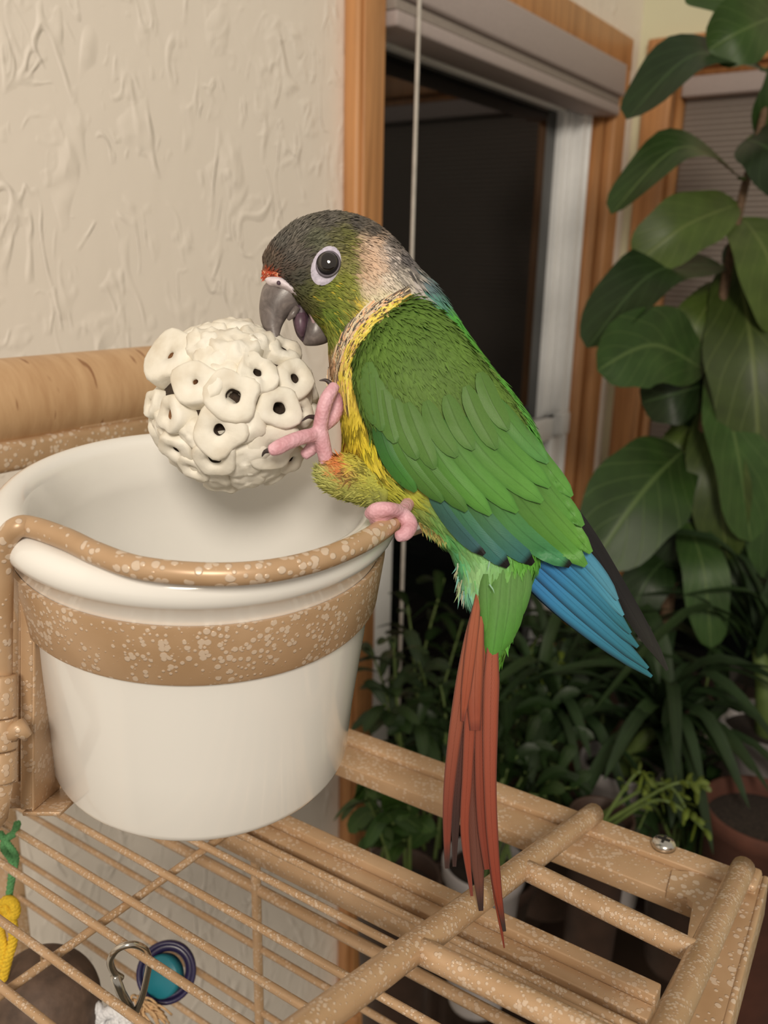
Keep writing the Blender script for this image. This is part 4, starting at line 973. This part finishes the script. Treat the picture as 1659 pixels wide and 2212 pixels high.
# bushy plants
def bushy(name, label, potc, r, pmat, ends, lpx, wpx, per, mat, seed=1, stem='gstem', start=.25, sr=.0022, hang=.2):
    rr = random.Random(seed); pc_ = P(*potc)
    e = empty(name, V((pc_.x, pc_.y, TZ)), label, 'plant'); pot(e, pc_, r, pmat)
    for (x, y, d) in ends:
        tp = P(x, y, d); o = pc_+V((rr.gauss(0, r*.3), rr.gauss(0, r*.3), -.02)); m_ = o.lerp(tp, .5)+UP*.04+V((rr.gauss(0, .01), rr.gauss(0, .01), 0))
        path = spline([o, m_, tp], 12); mk('stem', tube(path, list(np.linspace(sr, sr*.4, len(path))), 6), M[stem], e)
        for k in range(per):
            f = start+(1-start)*(k+rr.random()*.6)/per; i_ = min(int(f*(len(path)-1)), len(path)-2); q = path[i_]
            T = (path[i_+1]-path[i_]).normalized(); az = k*2.4+rr.uniform(-.4, .4)
            u_ = T.orthogonal().normalized(); s_ = T.cross(u_); dr = (u_*math.cos(az)+s_*math.sin(az)+T*.45).normalized()
            L = lpx*d/F*rr.uniform(.7, 1.15); p2 = q+dr*L-UP*L*hang; p1 = q+dr*L*.5+UP*L*.08
            leaf3(q, p1, p2, wpx*d/F*rr.uniform(.8, 1.15), dr.cross(T), mat, e, nu=5, nv=8, wav=.03, seed=k)
    return e
bushy('bushy_houseplant', 'dark bushy houseplant left of the red tail in front of the window glass', (905, 1800, .92), .05, M['bpot'], [(800, 1400, .88), (850, 1380, .86), (905, 1430, .88), (950, 1470, .9), (830, 1520, .86), (900, 1560, .86), (960, 1600, .9), (1000, 1500, .95), (1050, 1420, 1.0), (880, 1300, .95), (1000, 1340, 1.0), (960, 1250, 1.02)], 92, 26, 13, M['lf_dark'], 4)
bushy('bushy_houseplant', 'low round leaved plant beneath the cage rail beside the window casing', (858, 1890, .80), .04, M['bpot'], [(780, 1720, .76), (830, 1690, .78), (880, 1740, .76), (850, 1780, .74), (800, 1760, .76)], 74, 44, 8, M['lf_mid'], 6)
bushy('bushy_houseplant', 'dense dark leafy plant behind the screw on the cage corner', (1046, 1858, .86), .040, M['wpot'], [(1110, 1640, .9), (1160, 1600, .92), (1220, 1660, .9), (1250, 1700, .88), (1100, 1740, .86), (1180, 1720, .84), (1120, 1480, 1.0), (1220, 1470, 1.02), (1270, 1560, .98), (1180, 1350, 1.1), (1280, 1420, 1.1)], 86, 26, 13, M['lf_dark'], 9)
bushy('bushy_houseplant', 'leafy dark green plant standing under the spider plant by the cage corner', (1500, 1830, .92), .05, M['bpot'], [(1480, 1640, .95), (1540, 1700, .93), (1400, 1700, .92), (1450, 1760, .9), (1520, 1790, .88), (1380, 1790, .88), (1440, 1500, 1.05), (1560, 1500, 1.05), (1560, 1330, 1.1), (1340, 1520, 1.08)], 84, 28, 11, M['lf_dark'], 12)
bushy('trailing_succulent', 'trailing lime green succulent sprig above the cage rail screw', (1300, 1760, .82), .03, M['bpot'], [(1530, 1800, .78), (1518, 1700, .78), (1490, 1760, .78), (1400, 1700, .8)], 34, 13, 16, M['lf_lime'], 15, start=.35)
bushy('fine_leaved_plant', 'fine leaved lime tipped plant between the red tail and the blue wing', (1060, 1870, .95), .05, M['bpot'], [(1080, 1460, .98), (1120, 1500, .98), (1150, 1400, 1.02), (1200, 1420, 1.02), (1240, 1350, 1.05)], 30, 12, 10, M['lf_lime'], 18, start=.55)
# loose pots and the stand
tp_ = P(1650, 1745, .84)
e = empty('terracotta_pot', V((tp_.x, tp_.y, TZ)), 'round terracotta pot at the right edge behind the cage', 'plant pot'); pot(e, tp_, .055, M['terra'])
wp_ = P(1600, 1590, 1.12)
e = empty('brown_pot', V((wp_.x, wp_.y, TZ)), 'brown plant pot with a white rim at the right edge', 'plant pot')
hh = wp_.z-TZ
mk('pot', lathe([(0, 0), (.04, 0), (.047, hh-.028)], V((wp_.x, wp_.y, TZ)), UP, 32), M['bpot'], e)
mk('rim', lathe([(.047, hh-.03), (.053, hh-.03), (.054, hh), (.049, hh), (.045, hh-.02), (0, hh-.022)], V((wp_.x, wp_.y, TZ)), UP, 32), M['wpot'], e)
# plant stand along the window wall
st = empty('plant_stand', WPt(.75, 0, .36), 'dark wooden plant stand under the window plants', 'plant stand')
s0_, s1_ = sA+.12, sC-.03
for k in range(8):
    t0 = .03+k*.077; mk('slat', wbox(s0_, s1_, TZ-.022, TZ, t0, t0+.070, .002), M['walnut'], st)
mk('added_dark_panel', wbox(s0_+.01, s1_-.01, .04, TZ-.03, .065, .08, .001), M['walnut'], st)  # added dark board, stands in for the darkness under the slats
mk('added_shelf', wbox(s0_+.02, s1_-.02, .30, .32, .08, .58, .002), M['walnut'], st)  # shelf added to help keep the space below the stand dark
for s_ in (s0_+.03, s1_-.06):
    mk('leg', wbox(s_, s_+.035, 0, TZ-.022, .06, .095, .003), M['walnut'], st); mk('leg', wbox(s_, s_+.035, 0, TZ-.022, .56, .595, .003), M['walnut'], st)
    mk('cross_rail', wbox(s_+.005, s_+.03, TZ-.07, TZ-.022, .095, .56, .002), M['walnut'], st)

# ------------------------------------------------------------------ toys inside the cage
M['coco'] = plain('brown_coconut_shell', A(84, 64, 50), .7, var=.35, scale=130, bump=.0015)
M['rope_y'] = plain('yellow_rope', A(214, 172, 40), .85, var=.2, scale=900, bump=.0008)
M['rope_g'] = plain('green_rope', A(88, 140, 84), .85, var=.2, scale=900, bump=.0008)
M['rope_w'] = plain('white_cotton_rope', A(212, 204, 194), .9, var=.15, scale=900, bump=.0008)
M['teal'] = plain('teal_painted_wood', A(28, 108, 116), .4, var=.08)
M['purple'] = plain('dark_purple_plastic', A(44, 36, 66), .25)
M['raffia'] = plain('tan_raffia', A(190, 150, 104), .8, var=.25, scale=500)
hcn = P(92, 2150, .395)
cn = empty('coconut_shell', hcn, 'brown half coconut shell hanging inside the cage at lower left', 'bird toy')
axc = (UP*1.0+right*.12-FWD*.1).normalized(); Rc = .0262
pr_ = [(Rc*math.sin(a), Rc*math.cos(a)*1.05) for a in np.linspace(.02, 1.75, 14)]; pr_ += [(x*.88, z*.90) for x, z in reversed(pr_)]
mk('shell', lathe(pr_, hcn-axc*.008, axc, 48), M['coco'], cn)
mk('hanging_string', tube([hcn+axc*.016, hcn+axc*.03, hc(92, 2046, -.002)], .0008, 6), M['raffia'], cn)
# rope toy hanging at the left
rt = empty('rope_tassel', P(18, 1900, .385), 'green and yellow knotted rope hanging at the left edge of the cage', 'bird toy')
def rope(name, pts, r, mat, par, twist=3, turns=10):
    c = spline([P(*q) for q in pts], 12); parts = []
    for k in range(twist):
        q = []
        for i, p in enumerate(c):
            T = (c[min(i+1, len(c)-1)]-c[max(i-1, 0)]).normalized(); u_ = (right-T*right.dot(T)).normalized(); w_ = T.cross(u_); a = 2*math.pi*(k/twist+turns*i/len(c)); q.append(p+(u_*math.cos(a)+w_*math.sin(a))*r*.5)
        parts.append(tube(q, r*.6, 7))
    return mk(name, join(parts), mat, par)
rope('green_cord', [(38, 1778, .378), (30, 1800, .380), (14, 1812, .382), (8, 1832, .383), (26, 1860, .383), (24, 1900, .384), (18, 1945, .384)], .0016, M['rope_g'], rt)
rope('green_cord', [(0, 1800, .380), (16, 1822, .382), (34, 1850, .383), (30, 1880, .384), (20, 1930, .384)], .0015, M['rope_g'], rt)
rope('yellow_cord', [(-6, 1965, .384), (14, 1945, .382), (30, 1952, .380), (32, 1975, .380), (10, 1985, .380), (-4, 1975, .381)], .0022, M['rope_y'], rt, 3, 6)
rope('yellow_cord', [(10, 1960, .381), (26, 1990, .380), (28, 2030, .381), (16, 2075, .382), (6, 2115, .383)], .0021, M['rope_y'], rt, 3, 6)
rope('yellow_cord', [(4, 1975, .382), (2, 2010, .382), (8, 2050, .382), (0, 2090, .383)], .0018, M['rope_y'], rt, 3, 6)
# carabiner clip
cd_ = proj(hc(280, 2068, 0))[2]
cl = empty('carabiner_clip', P(285, 2090, cd_), 'small steel carabiner clip hooked over a cage top wire', 'clip')
mk('hook', tube(spline([P(x, y, cd_+dd) for x, y, dd in ((262, 2112, .004), (246, 2100, 0), (238, 2075, -.006), (254, 2050, -.010), (284, 2040, -.010), (312, 2050, -.004), (322, 2075, .004), (318, 2105, .008), (308, 2150, .012), (294, 2186, .014))], 6), .00125, 10), M['steel'], cl)
mk('gate', tube([P(248, 2108, cd_+.001), P(262, 2145, cd_+.006), P(284, 2184, cd_+.013)], .0017, 10), M['steel'], cl)
# bell toy: teal disc in a purple ring
tc = P(352, 2108, .405); tax = (-FWD*.8+UP*.25-right*.25).normalized()
bt = empty('disc_toy', tc, 'teal wooden disc with dark shiny rim hanging under the cage wires', 'bird toy')
mk('disc', lathe([(0, .003), (.0085, .003), (.0095, .002), (.0095, -.003), (0, -.003)], tc, tax, 36), M['teal'], bt)
rc_ = P(362, 2096, .409)
mk('rim_ring', lathe([(.0108+.0026*math.cos(a), .0030*math.sin(a)) for a in np.linspace(0, 2*math.pi, 14)[:-1]], rc_, (tax+right*.35).normalized(), 40, close=True), M['purple'], bt)
mk('rim_ring', lathe([(.0128+.0012*math.cos(a), .0040+.0012*math.sin(a)) for a in np.linspace(0, 2*math.pi, 10)[:-1]], rc_, (tax+right*.35).normalized(), 40, close=True), M['purple'], bt)
# rope and raffia bundle
wr = empty('cotton_rope_knot', P(240, 2190, .40), 'white cotton rope knot at the bottom edge under the cage wires', 'bird toy')
rope('cotton_loop', [(190, 2230, .40), (182, 2190, .397), (200, 2176, .396), (216, 2190, .398), (214, 2240, .40)], .0030, M['rope_w'], wr, 3, 5)
rope('cotton_loop', [(206, 2200, .398), (236, 2186, .396), (270, 2188, .397), (296, 2200, .40), (330, 2230, .402)], .0028, M['rope_w'], wr, 3, 6)
rope('cotton_loop', [(230, 2220, .397), (262, 2205, .395), (290, 2222, .398)], .0028, M['rope_w'], wr, 3, 5)
rf = empty('raffia_bundle', P(310, 2190, .40), 'tan raffia strands tied below the steel clip', 'bird toy')
for k in range(34):
    x0 = random.uniform(286, 316); y0 = random.uniform(2150, 2185); x1 = x0+random.uniform(-20, 78); y1 = y0+random.uniform(14, 60)
    mk('strand', tube(spline([P(x0, y0, .399), P((x0+x1)/2+random.uniform(-8, 8), (y0+y1)/2-8, .396+random.uniform(-.002, .002)), P(x1, y1, .398)], 4), .00055, 5), M['raffia'], rf)
